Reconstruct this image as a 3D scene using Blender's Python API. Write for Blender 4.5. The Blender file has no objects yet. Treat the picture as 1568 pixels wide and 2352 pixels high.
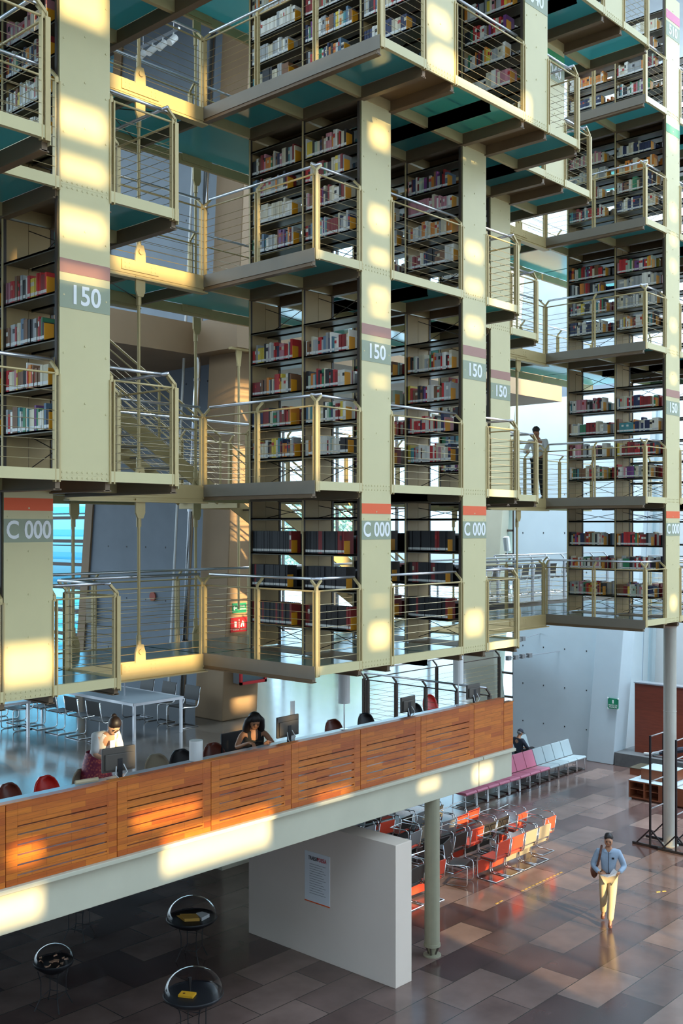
import bpy, math, random
from mathutils import Vector, Matrix
R = random.Random(7)
S = bpy.context.scene
COL = S.collection
# ------------------------------------------------------------------ camera, sky, sun, exposure
EYE = 7.6; F = 2416.0; CX = 784.0; HY = 1212.0
FA, FB = .7373, .6756          # forward direction (x = along the panels, y = into the hall)
cam = bpy.data.cameras.new('camera'); co = bpy.data.objects.new('camera', cam); COL.objects.link(co)
co.location = (0, 0, EYE); co.rotation_euler = (math.pi/2, 0, math.atan2(FB, FA) - math.pi/2)
cam.sensor_fit = 'VERTICAL'; cam.sensor_height = 36; cam.sensor_width = 24
cam.lens = 36*F/2352; cam.shift_y = 36/2352; cam.clip_end = 600
S.camera = co
w = bpy.data.worlds.new('sky'); S.world = w; w.use_nodes = True
nt = w.node_tree; bg = nt.nodes['Background']
SKY = (.56, .80, 1.0)
tc = nt.nodes.new('ShaderNodeTexCoord'); sx = nt.nodes.new('ShaderNodeSeparateXYZ')
cr = nt.nodes.new('ShaderNodeValToRGB')
cr.color_ramp.elements[0].position = .47; cr.color_ramp.elements[0].color = (.10, .12, .15, 1)
cr.color_ramp.elements[1].position = .53; cr.color_ramp.elements[1].color = (.66, .86, 1.0, 1)
e = cr.color_ramp.elements.new(1.0); e.color = (.48, .68, .95, 1)
mr = nt.nodes.new('ShaderNodeMapRange'); mr.inputs['From Min'].default_value = -1; mr.inputs['From Max'].default_value = 1
nt.links.new(tc.outputs['Generated'], sx.inputs[0]); nt.links.new(sx.outputs['Z'], mr.inputs['Value'])
nt.links.new(mr.outputs[0], cr.inputs[0]); nt.links.new(cr.outputs[0], bg.inputs['Color'])
bg.inputs['Strength'].default_value = 3.6
SUN_DIR = Vector((.17, .97, -.225)).normalized()     # the way the light travels
sl = bpy.data.lights.new('sun', 'SUN'); sl.energy = 11; sl.color = (1, .76, .40); sl.angle = math.radians(.6)
so = bpy.data.objects.new('sun', sl); COL.objects.link(so); so.rotation_euler = SUN_DIR.to_track_quat('-Z', 'Y').to_euler()
def skylight_fill(name, loc, sx_, sy_, e, target):               # added area lamps at the roof openings, filling the right wall with daylight
    l = bpy.data.lights.new(name, 'AREA'); l.shape = 'RECTANGLE'; l.size = sx_; l.size_y = sy_; l.energy = e; l.color = (.72, .88, 1)
    o = bpy.data.objects.new(name, l); COL.objects.link(o); o.location = loc; o.rotation_euler = (Vector(target)-Vector(loc)).to_track_quat('-Z', 'Y').to_euler()
skylight_fill('skylight_fill', (27.5, 16.8, 22.1), 9, 3.2, 7500, (30, 17.5, 0))
skylight_fill('skylight_fill', (31.9, 11, 21.5), 2, 9, 3500, (32.2, 12, 0))
S.view_settings.view_transform = 'Standard'; S.view_settings.look = 'None'
S.view_settings.gamma = 1; S.view_settings.exposure = 0.0; S.view_settings.use_curve_mapping = False
S.cycles.max_bounces = 7; S.cycles.diffuse_bounces = 4; S.cycles.glossy_bounces = 3; S.cycles.transmission_bounces = 5
S.cycles.transparent_max_bounces = 8; S.cycles.caustics_reflective = False; S.cycles.caustics_refractive = False
S.cycles.sample_clamp_indirect = 4

def ray(px):                                   # direction (a,b) per unit depth for an image column
    t = (px-CX)/F
    return FA+FB*t, FB-FA*t
def on_b(px, b): A, B = ray(px); return A/B*b
def on_a(px, a): A, B = ray(px); return B/A*a
def on_z(px, py, z):                           # point on a horizontal plane
    d = (EYE-z)*F/(py-HY); A, B = ray(px); return Vector((A*d, B*d, z))
def zat(py, a, b): return EYE-(py-HY)*(FA*a+FB*b)/F
def proj(p):
    d = FA*p[0]+FB*p[1]; r = FB*p[0]-FA*p[1]
    return CX+F*r/d, HY+F*(EYE-p[2])/d, d

# ------------------------------------------------------------------ materials
def new_mat(name):
    m = bpy.data.materials.new(name); m.use_nodes = True
    return m, m.node_tree, m.node_tree.nodes['Principled BSDF']
def mat(name, c, rough=.5, metal=0, var=0, scale=4, bump=0, spec=.5):
    m, nt, p = new_mat(name)
    p.inputs['Base Color'].default_value = (*c, 1); p.inputs['Roughness'].default_value = rough
    p.inputs['Metallic'].default_value = metal; p.inputs['Specular IOR Level'].default_value = spec
    if var or bump:
        tc = nt.nodes.new('ShaderNodeTexCoord'); n = nt.nodes.new('ShaderNodeTexNoise')
        n.inputs['Scale'].default_value = scale; n.inputs['Detail'].default_value = 6
        nt.links.new(tc.outputs['Object'], n.inputs['Vector'])
        if var:
            mx = nt.nodes.new('ShaderNodeMix'); mx.data_type = 'RGBA'
            mx.inputs[6].default_value = (*[v*(1-var) for v in c], 1); mx.inputs[7].default_value = (*[min(1, v*(1+var)) for v in c], 1)
            nt.links.new(n.outputs[0], mx.inputs[0]); nt.links.new(mx.outputs[2], p.inputs['Base Color'])
        if bump:
            b = nt.nodes.new('ShaderNodeBump'); b.inputs['Strength'].default_value = bump; b.inputs['Distance'].default_value = .01
            nt.links.new(n.outputs[0], b.inputs['Height']); nt.links.new(b.outputs[0], p.inputs['Normal'])
    return m
M = {}
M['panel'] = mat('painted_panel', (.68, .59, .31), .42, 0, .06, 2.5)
M['paint'] = mat('sunlit_steel_paint', (.56, .43, .20), .4, .15, .08, 5)  # lit copy of the beige steel paint, sun glow put into the yellow
M['beam'] = mat('shaded_steel_paint', (.20, .13, .07), .5, .1, .12, 5)  # shaded copy of the same steel paint, shade put into the brown
M['fascia'] = mat('grey_steel', (.26, .23, .18), .5, .2, .1, 4)  # grey for the treads; on side beams it carries painted shade
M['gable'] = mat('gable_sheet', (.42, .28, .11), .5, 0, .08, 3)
M['shelf'] = mat('shelf_steel', (.11, .095, .065), .4, .2, .1, 6)  # colour darkened to deepen the shadows inside the racks
M['upright'] = mat('dark_upright', (.05, .035, .025), .5)
M['steel'] = mat('brushed_steel', (.72, .72, .75), .28, .9)
M['chrome'] = mat('chrome', (.85, .85, .86), .12, 1)
M['cable'] = mat('steel_cable', (.45, .36, .20), .4, .5)
M['black'] = mat('black', (.015, .015, .018), .45)
M['leather'] = mat('black_leather', (.03, .026, .022), .4)
M['white'] = mat('white_paint', (.85, .85, .83), .5)
M['text'] = mat('white_letters', (.92, .92, .90), .5)
M['band'] = mat('number_band', (.33, .36, .24), .5)
M['orange'] = mat('orange_bar', (.90, .12, .02), .5)
M['mauve'] = mat('brown_bar', (.42, .20, .15), .5)
M['green'] = mat('green_bar', (.06, .35, .13), .5)
M['pink'] = mat('pink_bar', (.75, .18, .32), .5)
M['bookend'] = mat('orange_bookend', (.85, .36, .015), .5)
M['red'] = mat('red_shell', (.62, .02, .015), .3)
M['redfab'] = mat('red_fabric', (.72, .07, .03), .6)
M['tan'] = mat('tan_fabric', (.32, .27, .19), .7)
M['greyfab'] = mat('grey_fabric', (.22, .22, .22), .7)
M['dkbrown'] = mat('brown_shell', (.16, .035, .02), .3)
M['pinkseat'] = mat('pink_seat', (.72, .24, .34), .35)
M['greyseat'] = mat('grey_seat', (.42, .50, .52), .35)
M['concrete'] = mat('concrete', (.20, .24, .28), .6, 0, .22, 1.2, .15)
M['concrete_daylit'] = mat('daylit_concrete', (.64, .74, .79), .6, 0, .08, 1.2, .15)  # same concrete, window daylight put into a lighter, bluer colour
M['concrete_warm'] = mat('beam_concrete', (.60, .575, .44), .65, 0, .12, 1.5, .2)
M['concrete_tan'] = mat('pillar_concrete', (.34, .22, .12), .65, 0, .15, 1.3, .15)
M['plaster'] = mat('white_plaster', (.80, .80, .78), .6, 0, .04, 2)
M['exhibit'] = mat('exhibit_wall_paint', (.82, .69, .58), .6, 0, .03, 2)
M['paper'] = mat('paper', (.85, .86, .87), .6)
M['skin'] = mat('skin', (.50, .23, .12), .5)
M['skin2'] = mat('light_skin', (.68, .38, .24), .5)
M['hair'] = mat('dark_hair', (.02, .012, .01), .5)
M['shirt'] = mat('blue_shirt', (.34, .43, .54), .7, 0, .08, 30)
M['trouser'] = mat('khaki_cloth', (.62, .48, .28), .7, 0, .06, 20)
M['whitecloth'] = mat('white_cloth', (.75, .74, .72), .7, 0, .05, 20)
M['blackcloth'] = mat('black_cloth', (.012, .012, .014), .8)
M['darkcloth'] = mat('dark_blue_cloth', (.035, .04, .06), .8, 0, .3, 15)
M['shoe'] = mat('brown_leather', (.12, .04, .02), .4)
M['gold'] = mat('brass', (.75, .5, .12), .35, .6)
M['cabinetwood'] = mat('red_brown_wood', (.26, .075, .03), .45, 0, .2, 6)
M['foliage'] = mat('foliage', (.42, .58, .48), .6, 0, .3, 3)  # paleness puts the bright outdoor haze into the leaf colour
M['bark'] = mat('bark', (.12, .09, .07), .8)
M['frame'] = mat('window_frame', (.10, .075, .06), .5, .2)
M['steelcol'] = mat('column_paint', (.34, .32, .22), .4, .1, .1, 5)
M['colgrey'] = mat('column_cream_paint', (.62, .60, .52), .4, .1, .06, 5)
M['monitor'] = mat('monitor_plastic', (.10, .085, .07), .4)
M['sgreen'] = mat('sign_green', (.01, .25, .12), .5)
M['sred'] = mat('sign_red', (.60, .015, .02), .5)
M['kerb'] = mat('stage_stone', (.12, .12, .12), .5, 0, .3, 8)
def skirtmat():
    m, nt, p = new_mat('patterned_skirt')
    tc = nt.nodes.new('ShaderNodeTexCoord'); v = nt.nodes.new('ShaderNodeTexVoronoi'); v.inputs['Scale'].default_value = 28
    r = nt.nodes.new('ShaderNodeValToRGB'); r.color_ramp.elements[0].color = (.75, .16, .10, 1); r.color_ramp.elements[1].color = (.22, .01, .05, 1)
    r.color_ramp.elements[1].position = .55
    nt.links.new(tc.outputs['Object'], v.inputs['Vector']); nt.links.new(v.outputs['Distance'], r.inputs[0]); nt.links.new(r.outputs[0], p.inputs['Base Color'])
    return m
M['skirt'] = skirtmat()
def woodmat(name, c1, c2, bw, rh, rough=.35):
    m, nt, p = new_mat(name)
    tc = nt.nodes.new('ShaderNodeTexCoord'); mp = nt.nodes.new('ShaderNodeMapping'); mp.inputs['Rotation'].default_value = (math.pi/2, 0, 0)
    b = nt.nodes.new('ShaderNodeTexBrick'); b.inputs['Color1'].default_value = (*c1, 1); b.inputs['Color2'].default_value = (*c2, 1)
    b.inputs['Mortar'].default_value = (*[v*.4 for v in c1], 1); b.inputs['Mortar Size'].default_value = .0015; b.inputs['Scale'].default_value = 1
    b.inputs['Brick Width'].default_value = bw; b.inputs['Row Height'].default_value = rh; b.inputs['Bias'].default_value = 0
    b.offset = .37
    n = nt.nodes.new('ShaderNodeTexNoise'); n.inputs['Scale'].default_value = 3; n.inputs['Detail'].default_value = 8
    mp2 = nt.nodes.new('ShaderNodeMapping'); mp2.inputs['Scale'].default_value = (1, 1, 14)
    mx = nt.nodes.new('ShaderNodeMix'); mx.data_type = 'RGBA'; mx.blend_type = 'MULTIPLY'; mx.inputs[0].default_value = .5
    rp = nt.nodes.new('ShaderNodeValToRGB'); rp.color_ramp.elements[0].position = .3; rp.color_ramp.elements[0].color = (.45, .4, .35, 1); rp.color_ramp.elements[1].position = .7
    L = nt.links.new
    L(tc.outputs['Object'], mp.inputs[0]); L(mp.outputs[0], b.inputs['Vector']); L(tc.outputs['Object'], mp2.inputs[0]); L(mp2.outputs[0], n.inputs['Vector'])
    L(n.outputs[0], rp.inputs[0]); L(b.outputs[0], mx.inputs[6]); L(rp.outputs[0], mx.inputs[7]); L(mx.outputs[2], p.inputs['Base Color'])
    p.inputs['Roughness'].default_value = rough
    return m
M['wood'] = woodmat('orange_brown_wood', (.50, .105, .012), (.74, .215, .022), .55, .075)
M['woodwall'] = woodmat('dark_red_wood', (.14, .028, .014), (.24, .05, .022), 1.1, .09, .4)
def tilemat(name, c1, c2, bw, rh, rough, mortar=(.03, .025, .02), bias=-.1):
    m, nt, p = new_mat(name)
    tc = nt.nodes.new('ShaderNodeTexCoord')
    b = nt.nodes.new('ShaderNodeTexBrick'); b.inputs['Color1'].default_value = (*c1, 1); b.inputs['Color2'].default_value = (*c2, 1)
    b.inputs['Mortar'].default_value = (*mortar, 1); b.inputs['Mortar Size'].default_value = .008; b.inputs['Scale'].default_value = 1
    b.inputs['Brick Width'].default_value = bw; b.inputs['Row Height'].default_value = rh; b.inputs['Bias'].default_value = bias
    n = nt.nodes.new('ShaderNodeTexNoise'); n.inputs['Scale'].default_value = 1.3; n.inputs['Detail'].default_value = 8
    mx = nt.nodes.new('ShaderNodeMix'); mx.data_type = 'RGBA'; mx.blend_type = 'OVERLAY'; mx.inputs[0].default_value = .55
    r = nt.nodes.new('ShaderNodeMapRange'); r.inputs['To Min'].default_value = rough*.7; r.inputs['To Max'].default_value = rough*1.4
    L = nt.links.new
    L(tc.outputs['Object'], b.inputs['Vector']); L(tc.outputs['Object'], n.inputs['Vector'])
    L(b.outputs[0], mx.inputs[6]); L(n.outputs[0], mx.inputs[7]); L(mx.outputs[2], p.inputs['Base Color'])
    L(n.outputs[0], r.inputs['Value']); L(r.outputs[0], p.inputs['Roughness']); p.inputs['Specular IOR Level'].default_value = .7
    return m
M['tile'] = tilemat('brown_stone_tiles', (.075, .040, .036), (.25, .165, .135), 1.5, .75, .17)
M['mezz'] = tilemat('polished_dark_stone', (.10, .085, .07), (.13, .11, .09), 2.4, 2.4, .14)
def glassfloor():
    m, nt, p = new_mat('teal_glass_floor'); nt.nodes.remove(p); out = nt.nodes['Material Output']
    d = nt.nodes.new('ShaderNodeBsdfDiffuse'); d.inputs[0].default_value = (.13, .24, .23, 1)
    t = nt.nodes.new('ShaderNodeBsdfTranslucent'); t.inputs[0].default_value = (.28, .80, .76, 1)
    g = nt.nodes.new('ShaderNodeBsdfGlossy'); g.inputs['Roughness'].default_value = .12; g.inputs[0].default_value = (.9, .95, 1, 1)
    a = nt.nodes.new('ShaderNodeMixShader'); a.inputs[0].default_value = .65
    b = nt.nodes.new('ShaderNodeMixShader'); fr = nt.nodes.new('ShaderNodeFresnel'); fr.inputs[0].default_value = 1.6
    L = nt.links.new
    L(d.outputs[0], a.inputs[1]); L(t.outputs[0], a.inputs[2]); L(fr.outputs[0], b.inputs[0]); L(a.outputs[0], b.inputs[1]); L(g.outputs[0], b.inputs[2]); L(b.outputs[0], out.inputs[0])
    return m
M['glassfloor'] = glassfloor()
def clearglass(name, tint, ior=5):
    m, nt, p = new_mat(name); nt.nodes.remove(p); out = nt.nodes['Material Output']
    t = nt.nodes.new('ShaderNodeBsdfTransparent'); t.inputs[0].default_value = (*tint, 1)
    g = nt.nodes.new('ShaderNodeBsdfGlossy'); g.inputs['Roughness'].default_value = .03
    b = nt.nodes.new('ShaderNodeMixShader'); lw = nt.nodes.new('ShaderNodeLayerWeight'); lw.inputs[0].default_value = .5
    fr = nt.nodes.new('ShaderNodeMath'); fr.operation = 'POWER'; fr.inputs[1].default_value = ior; fr.use_clamp = True
    nt.links.new(lw.outputs['Facing'], fr.inputs[0])
    L = nt.links.new; L(fr.outputs[0], b.inputs[0]); L(t.outputs[0], b.inputs[1]); L(g.outputs[0], b.inputs[2]); L(b.outputs[0], out.inputs[0])
    return m
M['glass'] = clearglass('window_glass', (.88, .97, 1)); M['dome'] = clearglass('acrylic_dome', (.96, .96, .96), 3)
M['louvre'] = clearglass('louvre_glass', (.55, .82, .90), 5)
def colmat():
    m, nt, p = new_mat('book_covers'); a = nt.nodes.new('ShaderNodeVertexColor'); a.layer_name = 'Col'
    nt.links.new(a.outputs[0], p.inputs['Base Color']); p.inputs['Roughness'].default_value = .5
    return m
M['book'] = colmat()

# ------------------------------------------------------------------ mesh helpers
class MB:
    def __init__(s): s.v = []; s.f = []; s.c = []; s.col = None
    def add(s, vs, fs):
        o = len(s.v); s.v += [tuple(v) for v in vs]; s.f += [tuple(i+o for i in f) for f in fs]
        if s.col is not None: s.c += [s.col]*len(fs)
        return s
    def box(s, x0, x1, y0, y1, z0, z1):
        return s.add([(x0, y0, z0), (x1, y0, z0), (x1, y1, z0), (x0, y1, z0), (x0, y0, z1), (x1, y0, z1), (x1, y1, z1), (x0, y1, z1)],
                     [(0, 3, 2, 1), (4, 5, 6, 7), (0, 1, 5, 4), (1, 2, 6, 5), (2, 3, 7, 6), (3, 0, 4, 7)])
    def bar(s, p, q, w, h, up=(0, 0, 1)):      # rectangular bar from p to q
        p, q = Vector(p), Vector(q); d = (q-p).normalized(); u = Vector(up)
        x = d.cross(u)
        if x.length < 1e-4: x = d.cross(Vector((1, 0, 0)))
        x.normalize(); u = x.cross(d)
        vs = [c+x*(w/2*i)+u*(h/2*j) for c in (p, q) for i, j in ((-1, -1), (1, -1), (1, 1), (-1, 1))]
        return s.add(vs, [(0, 1, 2, 3), (7, 6, 5, 4), (0, 4, 5, 1), (1, 5, 6, 2), (2, 6, 7, 3), (3, 7, 4, 0)])
    def tube(s, pts, r, n=8, caps=True, closed=False):
        pts = [Vector(p) for p in pts]; N = len(pts); base = len(s.v); ref = None; vs = []
        for i, p in enumerate(pts):
            if closed: d = pts[(i+1) % N]-pts[i-1]
            else: d = pts[min(i+1, N-1)]-pts[max(i-1, 0)]
            d.normalize()
            if ref is None: ref = d.cross(Vector((0, 0, 1))) if abs(d.z) < .9 else d.cross(Vector((1, 0, 0)))
            x = (ref-d*ref.dot(d)).normalized(); ref = x; y = d.cross(x); rr = r[i] if isinstance(r, (list, tuple)) else r
            vs += [p+(x*math.cos(k*2*math.pi/n)+y*math.sin(k*2*math.pi/n))*rr for k in range(n)]
        fs = []
        for i in range(N if closed else N-1):
            j = (i+1) % N
            fs += [(i*n+k, i*n+(k+1) % n, j*n+(k+1) % n, j*n+k) for k in range(n)]
        if caps and not closed: fs += [tuple(range(n-1, -1, -1)), tuple((N-1)*n+k for k in range(n))]
        return s.add(vs, fs)
    def lathe(s, prof, c=(0, 0, 0), n=20):
        vs = []; fs = []
        for r, z in prof: vs += [(c[0]+r*math.cos(k*2*math.pi/n), c[1]+r*math.sin(k*2*math.pi/n), c[2]+z) for k in range(n)]
        for i in range(len(prof)-1): fs += [(i*n+k, i*n+(k+1) % n, (i+1)*n+(k+1) % n, (i+1)*n+k) for k in range(n)]
        return s.add(vs, fs)
    def prism(s, poly, ext):                   # planar polygon swept along ext
        n = len(poly); e = Vector(ext); a = [Vector(p) for p in poly]
        return s.add(a+[p+e for p in a], [tuple(range(n-1, -1, -1)), tuple(range(n, 2*n))]+[(i, (i+1) % n, n+(i+1) % n, n+i) for i in range(n)])
    def mesh(s, name, m, off=(0, 0, 0), smooth=False):
        me = bpy.data.meshes.new(name)
        me.from_pydata([(v[0]-off[0], v[1]-off[1], v[2]-off[2]) for v in s.v], [], s.f)
        me.materials.append(M[m] if isinstance(m, str) else m)
        if s.c:
            a = me.color_attributes.new('Col', 'FLOAT_COLOR', 'CORNER'); k = 0
            for f, c in zip(s.f, s.c):
                for _ in f: a.data[k].color = (*c, 1); k += 1
        if smooth: me.polygons.foreach_set('use_smooth', [True]*len(me.polygons))
        me.update(); return me
    def build(s, name, m, parent=None, smooth=False, bevel=0):
        off = (0, 0, 0)
        if parent is not None:
            off = parent.location.copy(); q = parent.parent
            while q is not None: off = off+q.location; q = q.parent
        me = s.mesh(name, m, off, smooth); o = link(name, me, parent)
        if bevel:
            b = o.modifiers.new('bevel', 'BEVEL'); b.width = bevel; b.segments = 2; b.limit_method = 'ANGLE'
        return o
def link(name, me, parent=None, loc=(0, 0, 0), rz=0):
    o = bpy.data.objects.new(name, me); COL.objects.link(o); o.parent = parent; o.location = loc; o.rotation_euler = (0, 0, rz); return o
def tag(o, label, cat, group=None, kind=None):
    if label: o['label'] = label
    if cat: o['category'] = cat
    if group: o['group'] = group
    if kind: o['kind'] = kind
    return o
def thing(name, loc, label, cat, group=None, rz=0):
    o = bpy.data.objects.new(name, None); COL.objects.link(o); o.location = loc; o.rotation_euler = (0, 0, rz); o.empty_display_size = .1
    return tag(o, label, cat, group)
def struct(name, mb, m, parent=None, **k):
    o = mb.build(name, m, parent, **k)
    if parent is None: o['kind'] = 'structure'
    return o
def kids(o): return [c for c in bpy.data.objects if c.parent == o]
def copy_tree(o, parent=None, ch=None):
    c = o.copy(); COL.objects.link(c); c.parent = parent
    for k in (ch[o] if ch and o in ch else kids(o)): copy_tree(k, c, ch)
    return c
def text(body, size, m, parent, loc, rot, sx=1, bold=0, name='lettering', depth=.002):
    cu = bpy.data.curves.new('t', 'FONT'); cu.body = body; cu.size = size; cu.align_x = 'CENTER'; cu.align_y = 'CENTER'; cu.offset = bold; cu.extrude = depth
    cu.resolution_u = 4
    t = bpy.data.objects.new('t', cu); COL.objects.link(t); dg = bpy.context.evaluated_depsgraph_get()
    me = bpy.data.meshes.new_from_object(t.evaluated_get(dg)); bpy.data.objects.remove(t)
    me.transform(Matrix.Diagonal((sx, 1, 1, 1))); me.materials.clear(); me.materials.append(M[m])
    o = link(name, me, parent); off = Vector((0, 0, 0)); q = parent
    while q is not None: off = off+q.location; q = q.parent
    o.location = Vector(loc)-off; o.rotation_euler = rot; return o
FACE_B = (math.pi/2, 0, 0)            # lettering that faces -y
FACE_A = (math.pi/2, 0, -math.pi/2)   # lettering that faces -x
def arc(c, r, a0, a1, n, ax1, ax2):
    c = Vector(c); return [c+Vector(ax1)*r*math.cos(a0+(a1-a0)*i/n)+Vector(ax2)*r*math.sin(a0+(a1-a0)*i/n) for i in range(n+1)]
#SPLIT_A
# ------------------------------------------------------------------ the setting
MZ = 3.3                                                  # mezzanine floor height
struct('floor', MB().box(-30, 33.5, -14, 60, -.3, 0), 'tile')
struct('floor', MB().prism([(-12, 11.42, MZ-.12), (17.15, 11.42, MZ-.12), (17.15, 15, MZ-.12), (22.5, 15, MZ-.12), (30.6, 20.6, MZ-.12), (30.6, 34, MZ-.12), (-12, 34, MZ-.12)], (0, 0, .12)), 'mezz')
struct('trim_1', MB().box(-12, 16.1, 11.3, 11.75, 2.8, 3.34).box(-12, 16.1, 11.2, 11.3, 3.3, 3.36), 'concrete_warm', bevel=.01)
struct('trim_2', MB().box(16.12, 17.2, 11.3, 11.75, 2.8, 3.34).box(16.12, 17.2, 11.2, 11.3, 3.3, 3.36), 'concrete_warm', bevel=.01)
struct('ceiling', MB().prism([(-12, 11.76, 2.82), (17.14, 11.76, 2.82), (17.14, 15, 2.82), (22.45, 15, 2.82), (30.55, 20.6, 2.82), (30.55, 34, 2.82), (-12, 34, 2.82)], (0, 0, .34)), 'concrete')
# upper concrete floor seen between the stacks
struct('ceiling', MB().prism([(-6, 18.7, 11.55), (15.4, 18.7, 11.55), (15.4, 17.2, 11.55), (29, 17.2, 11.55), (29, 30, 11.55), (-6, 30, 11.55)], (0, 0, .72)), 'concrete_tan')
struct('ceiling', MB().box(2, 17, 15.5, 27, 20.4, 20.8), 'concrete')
shade_roof = MB()
shade_roof.box(-6, 15, -12, 13, 26, 26.4)
struct('ceiling', shade_roof, 'plaster')  # unseen roof, added and sized to cut daylight on the near stacks
# reading floor at the level of the lowest decks
struct('floor', MB().box(22.4, 28.3, 14.6, 18.2, 5.4, 5.7), 'mezz')
def slant(a0, a1, b0, b1, z0, z1, lean):                  # wall piece whose ends lean towards -y as they rise
    h = z1-z0; return MB().prism([(a0, b0, z0), (a0, b1, z0), (a0, b1-lean*h, z1), (a0, b0-lean*h, z1)], (a1-a0, 0, 0))
# left side wall with its window
WA = 16.6
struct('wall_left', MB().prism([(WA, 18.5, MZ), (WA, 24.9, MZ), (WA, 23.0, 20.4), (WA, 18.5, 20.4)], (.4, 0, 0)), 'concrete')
struct('wall_left', slant(WA-.05, WA+.3, 24.9, 25.25, MZ, 20.4, .111), 'concrete_tan')
# pier with leaning faces, lit by the low sun
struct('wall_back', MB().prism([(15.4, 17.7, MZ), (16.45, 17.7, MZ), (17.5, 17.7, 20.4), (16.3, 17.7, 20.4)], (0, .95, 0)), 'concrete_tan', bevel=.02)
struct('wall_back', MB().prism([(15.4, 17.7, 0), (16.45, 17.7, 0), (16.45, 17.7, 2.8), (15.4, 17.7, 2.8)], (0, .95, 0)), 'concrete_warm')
# right side wall: panel, leaning pillar, white recess
RA = 31.1
struct('wall_right', MB().prism([(RA, 17.2, 0), (RA, 20.4, 0), (RA, 20.3, 12), (RA, 16.2, 12)], (.4, 0, 0)), 'concrete_daylit')
struct('wall_right', slant(30.7, 31.5, 16.35, 17.3, 0, 14, .085), 'concrete_daylit', bevel=.02)
struct('wall_right', MB().box(33.0, 33.3, 2, 17.5, 0, 23), 'plaster')
struct('ceiling', MB().box(17.5, 33.3, 12.5, 15, 22.2, 22.6), 'concrete')
struct('ceiling', MB().box(17.5, 33.3, 18.6, 34, 22.2, 22.6), 'concrete')
struct('wall_right', MB().box(RA, RA+.4, 16, 20.3, 12, 22.2), 'concrete')
struct('wall_right', slant(30.8, 31.6, 21.3, 22.6, 0, 24, .085), 'concrete_warm', bevel=.02)
struct('wall_right', slant(30.8, 31.6, 33.5, 35, 0, 24, .085), 'concrete_warm', bevel=.02)
for i, z in enumerate((8.9, 10.7, 12.4)):
    pass
def window(name, a, b0, b1, z0, z1, nb, nz, fw=.07, glassm='glass', zs=None, lean=0):
    f = MB()
    def yb(b, z): return b-lean*(z-z0)
    for i in range(nb+1):
        b = b0+(b1-b0)*i/nb; f.bar((a, yb(b, z0), z0), (a, yb(b, z1), z1), fw, .12, (1, 0, 0))
    for j in range(nz+1):
        z = z0+(z1-z0)*j/nz; f.bar((a, yb(b0, z), z), (a, yb(b1, z), z), .12, fw)
    o = f.build(name, 'frame'); o['kind'] = 'structure'
    g = MB().prism([(a, yb(b0, z0), z0), (a, yb(b1, z0), z0), (a, yb(b1, z1), z1), (a, yb(b0, z1), z1)], (.02, 0, 0)).build('pane', glassm, o)
    return o
window('window_1', 31.2, 22.6, 33.5, 0, 20, 7, 12, lean=0)
window('window_2', 31.2, 20.4, 21.3, 0, 20, 1, 24)
window('window_3', 31.2, 35.0, 52, 0, 20, 8, 12)
o = window('window_4', WA+.1, 25.25, 32, MZ, 20.3, 2, 26, .09, 'louvre', lean=.111)
lv = MB()
for j in range(26):
    z = MZ+17*(j+.5)/26; lv.bar((WA+.32, 23.3-.111*(z-MZ)+2, z-.1), (WA+.32, 32, z-.1), .02, .30, (.8, 0, .6))
lv.build('louvre_blade', 'louvre', o)
# added unseen wall behind the viewer, openings shaped to cast the sun patches
WY = -12.0
def back(a, b, z):                                        # where the sun ray through (a,b,z) crosses the added wall
    t = (b-WY)/SUN_DIR.y; return a-SUN_DIR.x*t, z-SUN_DIR.z*t
holes = []
def patch(px0, px1, y0, y1, b):
    a0, a1 = on_b(px0, b), on_b(px1, b); am = (a0+a1)/2
    z0, z1 = zat(y1, am, b), zat(y0, am, b)
    x0, w0 = back(a0, b, z0); x1, w1 = back(a1, b, z1); holes.append((x0, x1, w0, w1))
for (y0, y1) in ((-50, 55), (245, 318), (368, 415), (488, 555), (620, 648)): patch(128, 242, y0, y1, 9.85)
patch(0, 124, 1480, 1570, 11.0); patch(20, 110, 1438, 1446, 11.0)
for (y0, y1) in ((285, 342), (478, 532), (578, 606), (664, 695), (703, 725), (776, 790), (868, 887), (1374, 1388), (1432, 1488)): patch(848, 892, y0, y1, 9.85)
for (y0, y1) in ((25, 82), (120, 168), (-60, -20)): patch(984, 1032, y0, y1, 8.7)
for (y0, y1) in ((560, 600), (645, 676), (732, 772), (1404, 1458)): patch(1068, 1106, y0, y1, 9.85)
for (y0, y1) in ((180, 215), (262, 345), (470, 505), (540, 562), (600, 625), (735, 760), (800, 815), (860, 880), (1370, 1400)): patch(1538, 1552, y0, y1, 9.85)
patch(-60, 98, 2050, 2128, 11.3); patch(372, 620, 1880, 1975, 11.3); patch(20, 95, 1935, 1985, 11.3); patch(305, 455, 1850, 1890, 11.3)
patch(1085, 1130, 1755, 1795, 11.3); patch(720, 800, 1815, 1835, 11.3); patch(960, 1010, 1790, 1815, 11.3)
patch(535, 582, 880, 1445, 17.7); patch(535, 582, 1565, 1630, 17.7); patch(250, 452, 770, 812, 18.7); patch(1195, 1300, 860, 925, 17.2)
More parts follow.
